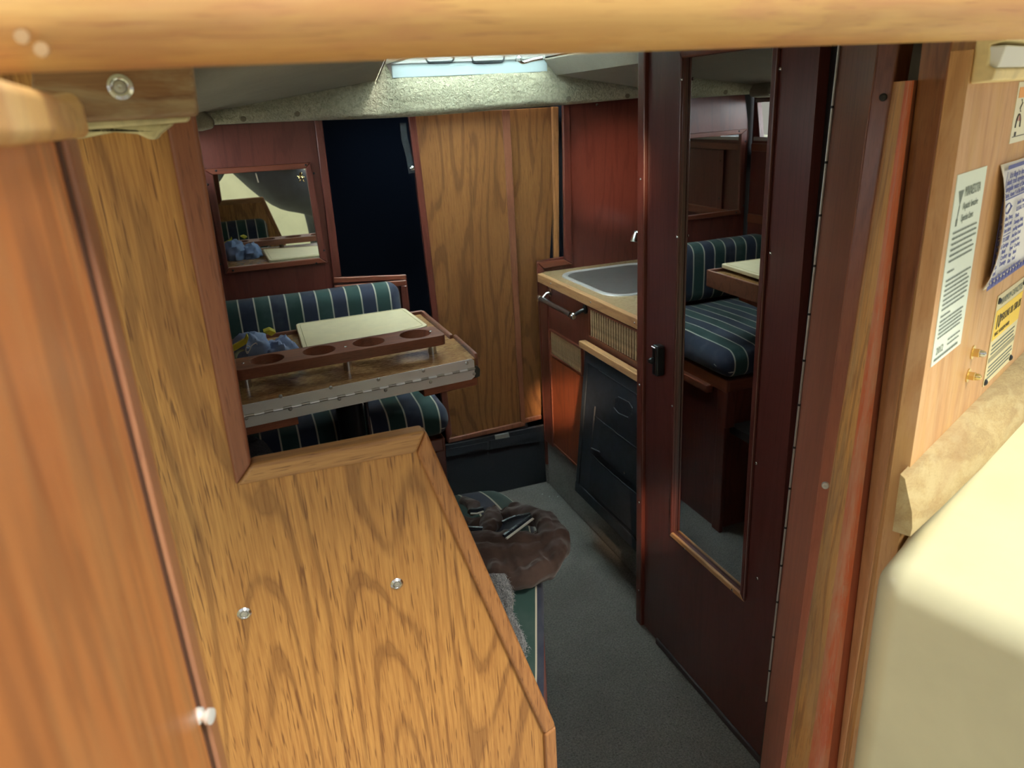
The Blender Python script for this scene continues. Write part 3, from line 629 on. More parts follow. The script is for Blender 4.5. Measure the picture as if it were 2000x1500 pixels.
vslab([cut(p, .93) for p in curve[k:9]], (.04, .02, 0), 'slide_moulding', M_jambred, 0)
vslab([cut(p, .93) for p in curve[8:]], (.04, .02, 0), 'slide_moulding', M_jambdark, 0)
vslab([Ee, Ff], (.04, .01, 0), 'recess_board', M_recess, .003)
vslab(bez(Ff, Gg, Gh, 6), (.05, .02, 0), 'rounded_edge', M_jamb, 0)
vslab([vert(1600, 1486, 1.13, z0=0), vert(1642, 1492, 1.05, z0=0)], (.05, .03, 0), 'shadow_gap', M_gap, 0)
hg = [vert(1634, 1489, 1.052)]
hinge = obj('piano_hinge', *tube([hg[0][0]+V(-.004, -.002, 0), hg[0][1]+V(-.004, -.002, 0)], .0022, 8), M_steel, jm)
for i in range(14):
    q = hg[0][0].lerp(hg[0][1], .06+i*.065)+V(-.004, -.002, 0); obj('hinge_knuckle', *tube([q, q+V(0, 0, .004)], .003, 8), M_darkm, hinge)
for x, y, Y in ((1725, 190, .800), ): 
    p = at(x, y, 'Y', .805); screw(jm, p, (-.75, -.65, 0), .005, M_darkm)
for x, y in ((1612, 948), (1637, 1208)):
    # find the moulding surface by stepping along the sight line
    d = (at(x, y, 'Y', 1.0)-CO).normalized(); p = at(x, y, 'Y', .752); screw(jm, p+d*-.004, (-.7, -.7, .1), .0055, M_steel, .003)
p = at(1832, 98, 'Y', .72); 

# ------------------------------------------------------------------ cockpit side: panel, lip, moulding, seat
hA = radians(65); SD = V(sin(hA), cos(hA), 0); ND = V(cos(hA), -sin(hA), 0); A0 = V(.746, .612, 0)
def pan(x, y, o_=0):
    d = CF+CR*((x-1000)/FPX)-CU*((y-750)/FPX); t_ = ((A0+ND*o_-CO) @ ND if False else (A0+ND*o_-CO).dot(ND))/d.dot(ND); return CO+d*t_
s0 = A0.dot(SD)
def sz(s, z, o_=0): return A0+SD*(s-s0)+V(0, 0, z)+ND*o_
cp = thing('wall_cockpit', sz(1.2, 1.0), 'sun-bleached wooden cockpit bulkhead panel', kind='structure')
obj('bulkhead_panel', *prism([sz(.872, .40), sz(1.75, .40), sz(1.75, 1.53), sz(.90, 1.53)], ND*-.02), M_panel, cp, smooth=False)
lp = thing('trim_3', sz(1.2, 1.5), 'cream gelcoat lip with a white drip rail above the panel', kind='structure')
pr_ = [(.0, 1.498), (.020, 1.500), (.022, 1.510), (.014, 1.514), (.014, 1.533), (.028, 1.536), (.032, 1.56), (.032, 1.62), (0, 1.62)]
obj('gelcoat_lip', *loft([[sz(s, z, o_) for o_, z in pr_] for s in (.905, 1.8)]), M_gely, lp, bevel=.002)
obj('white_rail', *prism([sz(.912, 1.512, .022), sz(.905, 1.532, .028), sz(1.8, 1.532, .028), sz(1.8, 1.512, .022)], ND*-.016), M_gelw, lp, bevel=.002)
# corner moulding between panel and seat
mo_ = thing('trim_4', sz(1.1, 1.0), 'weathered quarter-round wooden moulding along the cockpit seat', kind='structure')
pr_ = [(-.004, 1.0), (.040, 1.0), (.042, 1.012), (.036, 1.032), (.020, 1.054), (.008, 1.072), (-.004, 1.076)]
obj('moulding_strip', *loft([[sz(s, z, o_*k_) for o_, z in pr_] for s, k_ in ((.862, .45), (.95, .6), (1.1, .8), (1.3, .95), (1.6, 1), (1.9, 1))]), M_olive, mo_)
# seat / deck
sd = thing('cockpit_seat', (.9, .3, .45), 'cream gelcoat cockpit seat box with rounded edges', 'seat')
c0 = V(.606, .540, 0); ed = [c0, V(.640, .386, 0), V(.665, -.12, 0), V(1.9, -.12, 0), V(1.9, 1.0, 0), sz(1.6, 0, .004), sz(.905, 0, .004), sz(.872, 0, .006)]
ed = [V(p.x, p.y, .42) for p in ed]
obj('seat_box', *prism(ed, (0, 0, .58)), M_gel, sd, bevel=.035, seg=6)
# raised non-skid area on the seat top
n0 = [V(.74, .46, 1.0), V(.80, .0, 1.0), V(1.7, .0, 1.0), V(1.7, .85, 1.0), V(1.18, .66, 1.0)]
obj('non_skid_pad', *prism(n0, (0, 0, .0022)), plain('cream_nonskid', (.80, .75, .50), .6, 0, .06, 9, .4, 500), sd, bevel=.0015)
ck = obj('floor_cockpit', *box((-.9, -1.6, .38), (1.9, .30, .42)), M_gel, smooth=False); tag(ck, 'cream gelcoat cockpit floor', kind='structure')
ck2 = tag(obj('wall_cockpit_front', *box((-.9, .28, .0), (.62, .30, .42)), M_gel, smooth=False), 'low cream riser under the companionway', kind='structure'); ck2.name = 'wall_riser'
tag(obj('wall_cockpit_left', *box((-.95, -1.6, .4), (-.9, .9, 1.3)), M_gel, bevel=.02), 'cream cockpit side coaming', kind='structure').name = 'wall_coaming'
tag(obj('wall_transom', *box((-.9, -1.65, .4), (1.9, -1.6, 1.15)), M_gel, bevel=.02), 'cream transom at the back of the cockpit', kind='structure')

# ------------------------------------------------------------------ stickers and plates
def text(parent, s, body, z, h, mat, wid=None, o_=.0015, bold=False, lab='lettering', bulge=0, align='LEFT', shear=0):
    cu = bpy.data.curves.new('lettering', 'FONT'); cu.body = body; cu.size = h*1.4; cu.align_x = align; cu.shear = shear
    cu.extrude = .0001; cu.resolution_u = 2
    if bold: cu.offset = h*.035
    tmp = bpy.data.objects.new('tmp', cu); COL.objects.link(tmp); bpy.context.view_layer.update()
    me = bpy.data.meshes.new_from_object(tmp); bpy.data.objects.remove(tmp)
    if not me.vertices: return None
    xs = [v.co.x for v in me.vertices]; w_ = max(xs)-min(xs); k_ = (wid/w_) if (wid and w_ > 1e-6) else 1
    base = wl(parent)
    for v in me.vertices:
        u_ = v.co.x*k_; q = sz(s+u_, z+v.co.y, o_)+ND*v.co.z
        v.co = q-base
    me.materials.append(mat); o = bpy.data.objects.new(lab, me); COL.objects.link(o); o.parent = parent; return o
def rows(parent, s0_, s1_, zs, h, mat, o_=.0015, nm='fine_print', words=(.003, .010)):
    gs = []
    for z in zs:
        if isinstance(z, tuple): z, a_, b2 = z
        else: a_, b2 = s0_, s1_-random.random()*.012
        s = a_
        while s < b2-.002:
            l = random.uniform(*words); e_ = min(b2, s+l); gs.append(prism([sz(s, z, o_), sz(e_, z, o_), sz(e_, z+h, o_), sz(s, z+h, o_)], ND*.0001)); s = e_+.0012
    o = obj(nm, *join(*gs), mat, parent, smooth=False); o['kind'] = 'stuff'; return o
# 1 long pale sticker
a = pan(1867, 345); a_s = a.dot(SD); a1 = pan(1880, 665).dot(SD)
st1 = thing('notice_sticker', pan(1850, 540), 'long pale green notice sticker headed MINNESOTA on the cockpit panel', 'sticker')
sL, sR, zT, zB = .908, 1.018, 1.409, 1.194
obj('sticker_sheet', *prism([sz(sL, zT), sz(sR, zT), sz(sR+.006, zB), sz(sL+.004, zB)], ND*.0008), M_paper, st1, smooth=False)
text(st1, sL+.034, 'MINNESOTA', zT-.026, .011, M_ink, .058); text(st1, sL+.034, 'Aquatic Invasive', zT-.040, .008, M_ink, .056); text(st1, sL+.034, 'Species Laws', zT-.053, .008, M_ink, .044)
obj('sticker_emblem', *join(prism([sz(sL+.012, zT-.018, .001), sz(sL+.030, zT-.018, .001), sz(sL+.022, zT-.034, .001)], ND*.0002), prism([sz(sL+.016, zT-.048, .001), sz(sL+.022, zT-.048, .001), sz(sL+.021, zT-.056, .001), sz(sL+.016, zT-.056, .001)], ND*.0002), prism([sz(sL+.0205, zT-.034, .001), sz(sL+.0235, zT-.034, .001), sz(sL+.020, zT-.048, .001), sz(sL+.0185, zT-.048, .001)], ND*.0002)), M_ink, st1, smooth=False)
zs = [zT-.064-.0062*i for i in range(6)]+[(zT-.107, sL+.012, sL+.035)]+[zT-.117-.0055*i for i in range(7)]+[(zT-.158, sL+.012, sL+.045)]+[zT-.164-.0048*i for i in range(5)]
rows(st1, sL+.012, sR-.006, zs, .0020, M_ink)
text(st1, sL+.014, '2012', zB+.012, .009, M_ink, .024); rows(st1, sL+.055, sR-.004, [zB+.020, zB+.014], .0018, M_ink); rows(st1, sL+.010, sR-.002, [zB+.005], .0028, M_ink)
# 2 dumping placard
st2 = thing('dumping_placard', sz(1.15, 1.3), 'curling white placard with blue print about dumping trash overboard', 'placard')
s0_, s1_, zt_, zb_ = 1.080, 1.300, 1.405, 1.250
nU, nV = 20, 10; vs = []; fs = []
def curl(u, v): return .002+.012*max(0, (1-u*6))*sin(pi*v)**.7+.001*sin(u*9+v*5)
for j in range(nV+1):
    for i in range(nU+1):
        u, v = i/nU, j/nV; vs.append(sz(s0_+(s1_-s0_)*u-(.006*v if u < .1 else 0)+.005*(1-v)*(1-u), zb_+(zt_-zb_)*v, curl(u, v)))
for j in range(nV):
    for i in range(nU): q = j*(nU+1)+i; fs.append((q, q+1, q+nU+2, q+nU+1))
o = obj('placard_sheet', vs, fs, M_placard, st2); md = o.modifiers.new('t', 'SOLIDIFY'); md.thickness = .0008; md.offset = -1
O2 = .0075
def t2(s, z, body, h, wid=None, **k): return text(st2, s0_+.010+s, body, zb_+z, h, M_blue, wid, O2, bold=True, shear=.0, **k)
obj('blue_border', *join(*[prism([sz(a_, z_, O2), sz(b2, z_, O2), sz(b2, z_+hh, O2), sz(a_, z_+hh, O2)], ND*.0001) for a_, b2, z_, hh in
    ((s0_+.006, s1_, zt_-.007, .005), (s0_+.006, s1_, zb_+.110, .002), (s0_-.001, s1_, zb_+.0, .006), (s0_+.006, s0_+.008, zb_+.006, .14), (s0_+.012, s0_+.072, zb_+.063, .0012))]), M_blue, st2, smooth=False)
t2(.012, .137, 'It is illegal to dump', .007); t2(.002, .129, 'plastic trash anywhere in the', .007); t2(.002, .121, 'navigable waters of the United', .007); t2(.002, .113, 'States. Annex V of the MARPOL', .006)
t2(.004, .083, 'U.S. Lakes, Rivers,', .006, .056); t2(.004, .075, 'Bays, Sounds and', .006, .056); t2(.004, .067, '3 miles from shore', .006, .056)
t2(.002, .055, 'ILLEGAL TO DUMP', .006, .058)
for i, (a_, b2) in enumerate((('Plastic &', 'Garbage'), ('Paper', 'Metal'), ('Rags', 'Crockery'), ('Glass', 'Dunnage'), ('Food', ''))):
    t2(.002, .047-.0078*i, a_, .006)
    if b2: t2(.034, .047-.0078*i, b2, .006)
t2(.004, .009, 'State and local regulations may further restrict', .0055)
for i, s in enumerate(('Inside 3 miles', 'ILLEGAL TO', 'Plastic', 'Dunnage, lining', 'packing materials', 'And also if not', 'ground to less', 'Paper   Crockery', 'Rags    Metal', 'Glass   Food')): t2(.074, .098-.0086*i, s, .0055)
zig = [sz(s0_+.008+.008*i+(.003 if i % 2 else 0), zb_+(.006 if i % 2 else .0115)-.0035, O2) for i in range(26)]
obj('wave_line', *tube(zig, .0009, 4), M_blue, st2, smooth=False)
obj('sun_emblem', *join(tube([sz(s0_+.038+.013*cos(a_), zb_+.099+.006*sin(a_), O2) for a_ in [pi*2*i/14 for i in range(14)]], .0008, 4, closed=True), tube([sz(s0_+.022, zb_+.095, O2), sz(s0_+.04, zb_+.092, O2), sz(s0_+.055, zb_+.100, O2)], .001, 4)), M_blue, st2, smooth=False)
# 3 capacity plate
st3 = thing('capacity_plate', sz(1.25, 1.15), 'cream and yellow MAXIMUM CAPACITIES plate held by four dark rivets', 'plate')
s0_, s1_, zt_, zb_ = 1.180, 1.330, 1.222, 1.088
obj('plate_sheet', *prism([sz(s0_, zb_), sz(s1_, zb_), sz(s1_, zt_), sz(s0_, zt_)], ND*.0016), M_capp, st3, bevel=.0006)
obj('yellow_band', *prism([sz(s0_+.002, zt_-.066, .0017), sz(s1_-.002, zt_-.066, .0017), sz(s1_-.002, zt_-.022, .0017), sz(s0_+.002, zt_-.022, .0017)], ND*.0002), M_yel, st3, smooth=False)
text(st3, s0_+.016, 'MAXIMUM CAPACITIES', zt_-.016, .010, M_ink, .12, .0022); text(st3, s0_+.008, '10', zt_-.050, .020, M_blk, .020, .0022, bold=True)
text(st3, s0_+.032, 'PERSONS OR 1500 LBS', zt_-.044, .012, M_blk, .112, .0022); text(st3, s0_+.010, 'MAX. HORSEPOWER', zt_-.061, .006, M_blk, .08, .0022)
rows(st3, s0_+.010, s1_-.006, [zt_-.076-.0062*i for i in range(3)]+[zt_-.108-.006*i for i in range(4)], .0025, M_ink, .0018)
obj('dark_bar', *prism([sz(s0_+.004, zt_-.099, .0018), sz(s1_-.004, zt_-.099, .0018), sz(s1_-.004, zt_-.092, .0018), sz(s0_+.004, zt_-.092, .0018)], ND*.0002), plain('bar_grey', (.30, .29, .20), .5), st3, smooth=False)
for s, z in ((s0_+.006, zt_-.008), (s1_-.006, zt_-.008), (s0_+.006, zb_+.006), (s1_-.006, zb_+.006)):
    obj('rivet', *lathe([(.0048, 0), (.0048, .001), (.003, .003), (0, .0038)], sz(s, z, .0016), ND), M_darkm, st3)
# 4 cartoon sheet at the frame edge
st4 = thing('picture_notice', sz(1.2, 1.45), 'white notice with an orange heading and a small drawn figure at the right edge', 'sticker')
s0_, zt_, zb_ = 1.102, 1.497, 1.427
obj('notice_sheet', *prism([sz(s0_, zb_), sz(s0_+.12, zb_), sz(s0_+.12, zt_), sz(s0_, zt_)], ND*.0008), plain('notice_white', (.78, .78, .68), .5), st4, smooth=False)
obj('orange_heading', *prism([sz(s0_+.006, zt_-.018, .001), sz(s0_+.115, zt_-.018, .001), sz(s0_+.115, zt_-.006, .001), sz(s0_+.006, zt_-.006, .001)], ND*.0002), M_org, st4, smooth=False)
fz = zb_+.012
obj('drawn_figure', *join(tube([sz(s0_+.024, fz+.038, .001), sz(s0_+.030, fz+.034, .001), sz(s0_+.022, fz+.028, .001), sz(s0_+.027, fz+.024, .001)], .0008, 4), tube([sz(s0_+.012, fz+.006, .001), sz(s0_+.014, fz+.016, .001), sz(s0_+.020, fz+.021, .001), sz(s0_+.026, fz+.021, .001), sz(s0_+.032, fz+.015, .001), sz(s0_+.034, fz+.006, .001)], .001, 4), prism([sz(s0_+.014, fz-.004, .001), sz(s0_+.022, fz-.004, .001), sz(s0_+.022, fz+.001, .001), sz(s0_+.014, fz+.001, .001)], ND*.0002), prism([sz(s0_+.006, fz-.005, .001), sz(s0_+.11, fz-.005, .001), sz(s0_+.11, fz-.0042, .001), sz(s0_+.006, fz-.0042, .001)], ND*.0002)), M_blk, st4, smooth=False)
obj('drawn_shirt', *join(prism([sz(s0_+.013, fz+.016, .0011), sz(s0_+.021, fz+.021, .0011), sz(s0_+.021, fz+.013, .0011)], ND*.0002), prism([sz(s0_+.025, fz+.021, .0011), sz(s0_+.033, fz+.015, .0011), sz(s0_+.026, fz+.013, .0011)], ND*.0002)), M_red, st4, smooth=False)
# acorn nuts
for (x, y, lb) in ((1905, 688, 'upper chrome and brass acorn nut on the cockpit panel'), (1896, 733, 'lower brass acorn nut on the cockpit panel')):
    p = pan(x-6, y); nt_ = thing('acorn_nut', p, lb, 'nut', 'acorn nuts beside the capacity plate')
    obj('washer', *lathe([(.0095, 0), (.0095, .0015), (.005, .002), (0, .002)], p, ND, 20), M_brass, nt_)
    hexa = []
    obj('hex_nut', *lathe([(.0062, .0015), (.0062, .0085), (.005, .0092), (0, .0092)], p, ND, 6), M_brass, nt_, smooth=False)
    obj('dome', *lathe([(.0048, .009), (.0046, .012), (.0032, .0155), (0, .017)], p, ND, 14), M_chrome if y < 700 else M_brass, nt_)

# ------------------------------------------------------------------ hatch beam, block, open door leaf
hb = thing('hatch_beam', (.3, .45, 1.53), 'thick blurred wooden edge of the sliding hatch across the top', 'beam')
vs = []; rings = []
for i in range(25):
    x = -.5+1.9*i/24; zb2 = 1.5265+.0025*cos((x-.22)*3)*0+.0012*sin(x*3)
    ring = []
    for a_ in range(0, 181, 15): ring.append((x, .43-.026*sin(radians(a_)), zb2+.026-.026*cos(radians(a_))))
    ring = [(x, .55, zb2+.0)]+ring[0:1]+ring[1:]+[(x, .43, zb2+.11), (x, .55, zb2+.11)]
    rings.append(ring)
# replace arc top by a tall front: simple profile
rings = []
for i in range(25):
    x = -.5+1.9*i/24; z = 1.5262+.0012*sin(x*3+1)
    pf_ = [(.455, .003), (.425, 0), (.412, .002), (.400, .008), (.392, .018), (.389, .032), (.392, .048), (.402, .062), (.42, .072), (.455, .074)]
    rings.append([(x, y_, z+zz) for y_, zz in pf_])
obj('beam_nose', *loft(rings), M_beam, hb)
for x, y in ((42, 72), (80, 97)): 
    p = at(x, y, 'Y', .392); obj('screw', *lathe([(.0030, -.002), (.0028, .0004), (0, .0005)], p, (0, -1, -.1)), plain('beam_plug', (.46, .30, .16), .6), hb)
obj('hatch_slab', *box((-.5, .455, 1.594), (1.4, 1.3, 1.612)), M_gel, hb, smooth=False)
bk = thing('corner_block', (-.05, .71, 1.52), 'weathered wooden block with a steel screw below the hatch beam', 'block')
L_ = lambda x, y, Y: at(x, y, 'Y', Y)
obj('block_body', *prism([L_(60, 120, .70), L_(374, 112, .70), L_(388, 226, .70), L_(60, 244, .70)], (0, .05, 0)), M_block, bk, bevel=.004)
washer_screw(bk, L_(235, 170, .70), (0, -1, 0), .0095)
obj('caulk_bead', *prism([L_(60, 240, .74), L_(372, 224, .74), L_(368, 238, .74), L_(60, 262, .74)], (0, .03, 0)), M_caulk, bk, bevel=.003)
cp_ = [L_(x, y, .78) for x, y in ((60, 250), (340, 240), (312, 262), (304, 274), (290, 272), (268, 262), (220, 258), (150, 272), (60, 280))]
obj('caulk_smear', *prism(cp_, (0, .04, 0)), M_caulk, bk, bevel=.003)
# open companionway leaf at the left
lf = thing('companionway_door', (-.085, .5, .7), 'orange-brown wooden companionway door leaf folded open, close at the left', 'door')
def LF(d, z, o_=0): # d distance aft from the far edge
    return V(-.0845-.0*o_+.045*d+o_, .585-d, z)
zlo, zhi = .60, 1.520
obj('leaf_panel', *prism([LF(.113, zlo), LF(.52, zlo), LF(.52, 1.498), LF(.113, 1.498)], (-.022, 0, 0)), M_leaf, lf, bevel=.002)
obj('edge_moulding', *prism([LF(.0, zlo, .0), LF(.052, zlo, .003), LF(.052, 1.498, .003), LF(.0, 1.498, .0)], (-.026, -.002, 0)), M_jamb, lf, bevel=.003, seg=3)
obj('inner_bead', *prism([LF(.054, zlo, .0045), LF(.100, zlo, .0045), LF(.100, 1.499, .0045), LF(.054, 1.499, .0045)], (-.02, 0, 0)), wood('pinkish_bead', (.50, .24, .13), (.34, .13, .07), (.22, .08, .05), 'Z', 5, 14, 1.5, .4, .4, .4, .1), lf, bevel=.003, seg=3)
obj('bead_groove', *prism([LF(.100, zlo, .0012), LF(.115, zlo, .0012), LF(.115, 1.499, .0012), LF(.100, 1.499, .0012)], (-.02, 0, 0)), plain('groove_brown', (.10, .045, .03), .6), lf, smooth=False)
obj('top_cap', *prism([LF(.0, 1.497, -.004), LF(.50, 1.497, -.004), LF(.50, zhi, -.004), LF(.10, zhi, -.004), LF(.02, 1.524, -.004), LF(.0, 1.520, -.004)], (.012, 0, 0)), M_beam, lf, bevel=.006, seg=5)
pk = at(384, 1398, 'Y', .466); kb = obj('stud', *lathe([(.0058, 0), (.0058, .003), (.0035, .004), (.0035, .007), (.0055, .008), (.0055, .011), (0, .0115)], pk, (1, -.5, 0), 16), M_alu, lf, label='chrome stud')

# ================================================================== DINETTE
TZ = .95
T = lambda x, y, z=TZ: at(x, y, 'Z', z)
tb = thing('dinette_table', (.2, 1.8, 0), 'folding dinette table with brown laminate top, aluminium hinge edge and black pedestal', 'table')
nl, nr = V(-.10, 1.562, TZ), V(.486, 1.622, TZ)
ex = (nr-nl).normalized(); ey = V(-ex.y, ex.x, 0); ez = V(0, 0, 1)
mr = V(.488, 1.812, TZ); fr_ = V(.481, 2.10, TZ); fl_ = V(-.095, 2.07, TZ); ml = V(-.098, 1.752, TZ)
obj('folded_leaf', *prism([nl+V(0, 0, -.023), nr+V(0, 0, -.023), mr+V(.002, 0, -.023), ml+V(0, 0, -.023)], (0, 0, .023)), M_lam, tb, bevel=.001)
obj('table_top', *prism([ml+V(0, .001, -.0235), mr+V(-.010, .001, -.0235), fr_+V(-.008, 0, -.0235), fl_+V(0, 0, -.0235)], (0, 0, .0235)), M_lam, tb, bevel=.001)
obj('lower_leaf', *prism([nl+V(0, .002, -.047), nr+V(-.01, .002, -.047), mr+V(-.01, 0, -.047), fr_+V(-.008, 0, -.047), fl_+V(0, 0, -.047)], (0, 0, .0225)), M_lam, tb, bevel=.001)
def bar(a, b, n_, wd, z0, z1, nm, mt, bv=.003):
    a = V(a.x, a.y, z0); b = V(b.x, b.y, z0); d = (b-a).normalized(); s = V(d.y, -d.x, 0)*wd
    return obj(nm, *prism([a, b, b+s, a+s], (0, 0, z1-z0)), mt, n_, bevel=bv)
bar(V(fr_.x-.006, fr_.y, 0), V(mr.x-.009, mr.y, 0), tb, -.009, TZ-.047, TZ+.010, 'fiddle_rail', M_fiddle)
bar(V(mr.x, mr.y, 0), V(nr.x+.001, nr.y+.006, 0), tb, -.008, TZ-.024, TZ+.010, 'fiddle_rail', M_fiddle)
bar(V(fl_.x, fl_.y, 0), V(fr_.x, fr_.y, 0), tb, -.012, TZ-.047, TZ+.010, 'fiddle_rail', M_fiddle)
# hinge: two aluminium leaves on the front edge, knuckles between
def hp(s, z, o_=0): return nl+ex*s-ey*o_+V(0, 0, z)
Lh = (nr-nl).length-.004
obj('hinge_leaf', *prism([hp(0, -.0225), hp(Lh, -.0225), hp(Lh, -.004), hp(Lh-.006, .0012), hp(0, .0012)], -ey*.0016), M_alu, tb, bevel=.0005, label='upper aluminium hinge strip')
obj('hinge_leaf', *prism([hp(0, -.0255), hp(Lh, -.0255), hp(Lh-.001, -.044), hp(Lh-.010, -.050), hp(0, -.050)], -ey*.0016), M_alu, tb, bevel=.0005, label='lower aluminium hinge strip')
pin = obj('hinge_pin', *tube([hp(0, -.024, .003), hp(Lh, -.024, .003)], .0022, 8), M_alu, tb)
nk = 30
for i in range(nk):
    a, b_ = i/nk*Lh+.0008, (i+1)/nk*Lh-.0008; z = -.0235 if i % 2 else -.0245
    obj('hinge_knuckle', *tube([hp(a, z, .0028), hp(b_, z, .0028)], .0032, 8), M_steel if i % 2 else M_alu, pin)
def rivet(x, y):
    d = CF+CR*((x-1000)/FPX)-CU*((y-750)/FPX); pl0 = nl-ey*.0016; t_ = (pl0-CO).dot(ey)/d.dot(ey); p = CO+d*t_
    obj('rivet', *lathe([(.0042, 0), (.0042, .0008), (.003, .0024), (0, .003)], p, -ey, 12), M_steel, tb)
for x, y in ((548, 774), (646, 757), (739, 741), (827, 724), (912, 709), (567, 799), (663, 779), (753, 762), (841, 746), (926, 730), (481, 817)): rivet(x, y)
# battens and end clip
def batten(s0_, s1_, nm, mt): return obj(nm, *prism([hp(s0_, -.049, -.002), hp(s1_, -.049, -.002), hp(s1_, -.049, -.42), hp(s0_, -.049, -.42)][:2]+[hp(s1_, -.049, -.35), hp(s0_, -.049, -.35)], (0, 0, -.020)), mt, tb, bevel=.002)
bt = wood('batten_wood', (.42, .15, .07), (.26, .08, .04), (.13, .04, .025), 'X', 5, 14, 2, .4, .5, .5, .1)
batten(.0, .165, 'batten', bt); batten(.455, Lh+.006, 'batten', bt)
obj('end_clip', *prism([hp(Lh, -.048, .004), hp(Lh+.012, -.046, .003), hp(Lh+.014, -.028, .003), hp(Lh+.006, -.018, .003), hp(Lh, -.020, .003)], ey*.03), plain('grey_rubber', (.05, .055, .05), .5), tb, bevel=.002)
pc = at(690, 850, 'Y', 1.83)
obj('pedestal', *lathe([(.10, .42), (.10, .43), (.045, .44), (.034, .45), (.034, .862), (.07, .880), (.085, .902), (.0, .902)], (pc.x, pc.y, 0), (0, 0, 1), 28), M_darkm, tb)
obj('brace_tube', *tube([(pc.x+.045, pc.y+.02, .45), (pc.x+.045, pc.y+.02, .90)], .006, 10), plain('dark_chrome', (.12, .11, .12), .25, .8), tb)
# raised floor of the dinette
tag(obj('floor_dinette', *box((-.09, 1.45, .40), (.44, 2.62, .43)), M_dkcarpet, smooth=False), 'raised dark floor under the dinette table', kind='structure')

# cup holder
RZ = 1.005
ch = thing('cup_rack', (.2, 1.70, .95), 'dark wooden cup rack with four round holes standing on chrome posts on the table', 'rack')
ra_, rb_ = V(-.045, 1.638, 0), V(.432, 1.668, 0); rx = (rb_-ra_).normalized(); ry = V(-rx.y, rx.x, 0)
LR, WR = (rb_-ra_).length, .096
outl = rrect(0, 0, LR, WR, .014, 4)
hs = [circ(c_, WR/2+.002, .037) for c_ in (.072, .187, .303, .417)]
obj('rack_board', *holed(outl, hs, (ra_.x, ra_.y, RZ-.024), rx, ry, (0, 0, .024)), M_fiddle, ch, bevel=.004, seg=3, ang=50)
for c_, v_ in ((.020, .048), (.246, .040), (.455, .048)):
    p = V(ra_.x, ra_.y, 0)+rx*c_+ry*v_
    obj('post', *lathe([(.0105, TZ), (.0105, RZ-.024)], (p.x, p.y, 0), (0, 0, 1), 18), M_chrome, ch)
    screw(ch, (p.x, p.y+.0, RZ), (0, 0, 1), .0035)
for px, py in ((757, 673), (573, 703)): pass
# cutting board
cb = thing('cutting_board', (.28, 2.02, .96), 'ivory plastic cutting board lying on the back of the table', 'board')
cbz = .974
cq = [T(590, 676, cbz), T(577, 632, cbz), T(790, 601, cbz), T(832, 632, cbz)]
nrm_ = [cq[1].lerp(cq[0], 1.35), cq[1], cq[2], cq[2].lerp(cq[3], 1.1)]
def rounded_poly(P_, r, n=5):
    out = []
    for i, p in enumerate(P_):
        a = (P_[i-1]-p).normalized(); b_ = (P_[(i+1) % len(P_)]-p).normalized(); s_, e_ = p+a*r, p+b_*r
        for k_ in range(n+1): t_ = k_/n; out.append(s_.lerp(p, t_).lerp(p.lerp(e_, t_), t_))
    return out
obj('board_slab', *prism(rounded_poly(nrm_, .016), (0, 0, -.013)), M_board, cb, bevel=.0025)
cc = sum(nrm_, V(0, 0, 0))/4
grv = [cc+(p-cc)*.93 for p in nrm_]
obj('juice_groove', *tube([p+V(0, 0, .0002) for p in rounded_poly(grv, .014)], .0012, 5, closed=True), plain('groove_ivory', (.66, .60, .34), .5), cb)
# seats
def cushion(nm, c, hlf, r, lab, cat, grp=None, stripe_axis=0, crown=.015, cax=2, mat=None, uoff=0, res=26, wav=.004):
    vs, fs, loc = rbox(c, hlf, r, res, crown, cax)
    for i, v in enumerate(vs):
        v += V(0, 0, 1)*wav*noise.noise(v*7)+V(0, 1, 0)*wav*noise.noise(v*7+V(9, 0, 0))
    uv = [(v.x if stripe_axis == 0 else v.y, v.z) for v in vs]
    o = obj(nm, vs, fs, mat or M_strip, None, origin=(c[0], c[1], c[2]-hlf[2]), uv=uv)
    return o
sb = thing('dinette_bench', (.2, 2.2, 0), 'cherry wood base of the forward dinette bench below the striped cushions', 'bench')
obj('base_panel', *prism([(-.09, 2.03, .0), (.45, 2.03, .0), (.468, 1.985, .585), (-.09, 1.985, .585)], (0, .60, 0)), M_cherry, sb, smooth=False)
obj('base_rail', *box((-.09, 1.968, .565), (.474, 2.0, .605)), M_cherryh, sb, bevel=.004)
obj('side_rail', *box((.452, 1.97, .560), (.480, 2.62, .605)), M_cherryx, sb, bevel=.004)
obj('drawer_pull', *box((.470, 2.06, .535), (.498, 2.58, .565)), M_cherryx, sb, bevel=.005)
obj('corner_stile', *prism([(.440, 1.972, .43), (.476, 1.972, .43), (.478, 1.968, .565), (.445, 1.968, .565)], (0, .03, 0)), M_cherry, sb, bevel=.003)
obj('corner_stile', *prism([(.447, 2.00, .0), (.462, 2.00, .0), (.478, 1.975, .56), (.468, 1.975, .56)], (0, .05, 0)), M_cherry, sb, bevel=.003)
s1 = cushion('seat_cushion', (.200, 2.262, .662), (.300, .312, .050), .044, '', '')
tag(s1, 'green and navy striped seat cushion under the dinette table', 'cushion', 'striped dinette cushions')
pipe = lambda pts, par: obj('piping', *tube(pts, .0022, 6), M_white, par)
pipe(smoothpath([(.452, 1.953, .652), (.475, 1.960, .640), (.492, 1.985, .644), (.499, 2.02, .655)], 5), s1)
b1 = cushion('backrest_cushion', (.203, 2.555, .845), (.302, .050, .118), .042, '', '', crown=.008, cax=1)
tag(b1, 'green and navy striped backrest cushion against the front bulkhead', 'cushion', 'striped dinette cushions')
kb2 = thing('turn_button', G(519, 582), 'small chrome turn button above the backrest cushion', 'fastener')
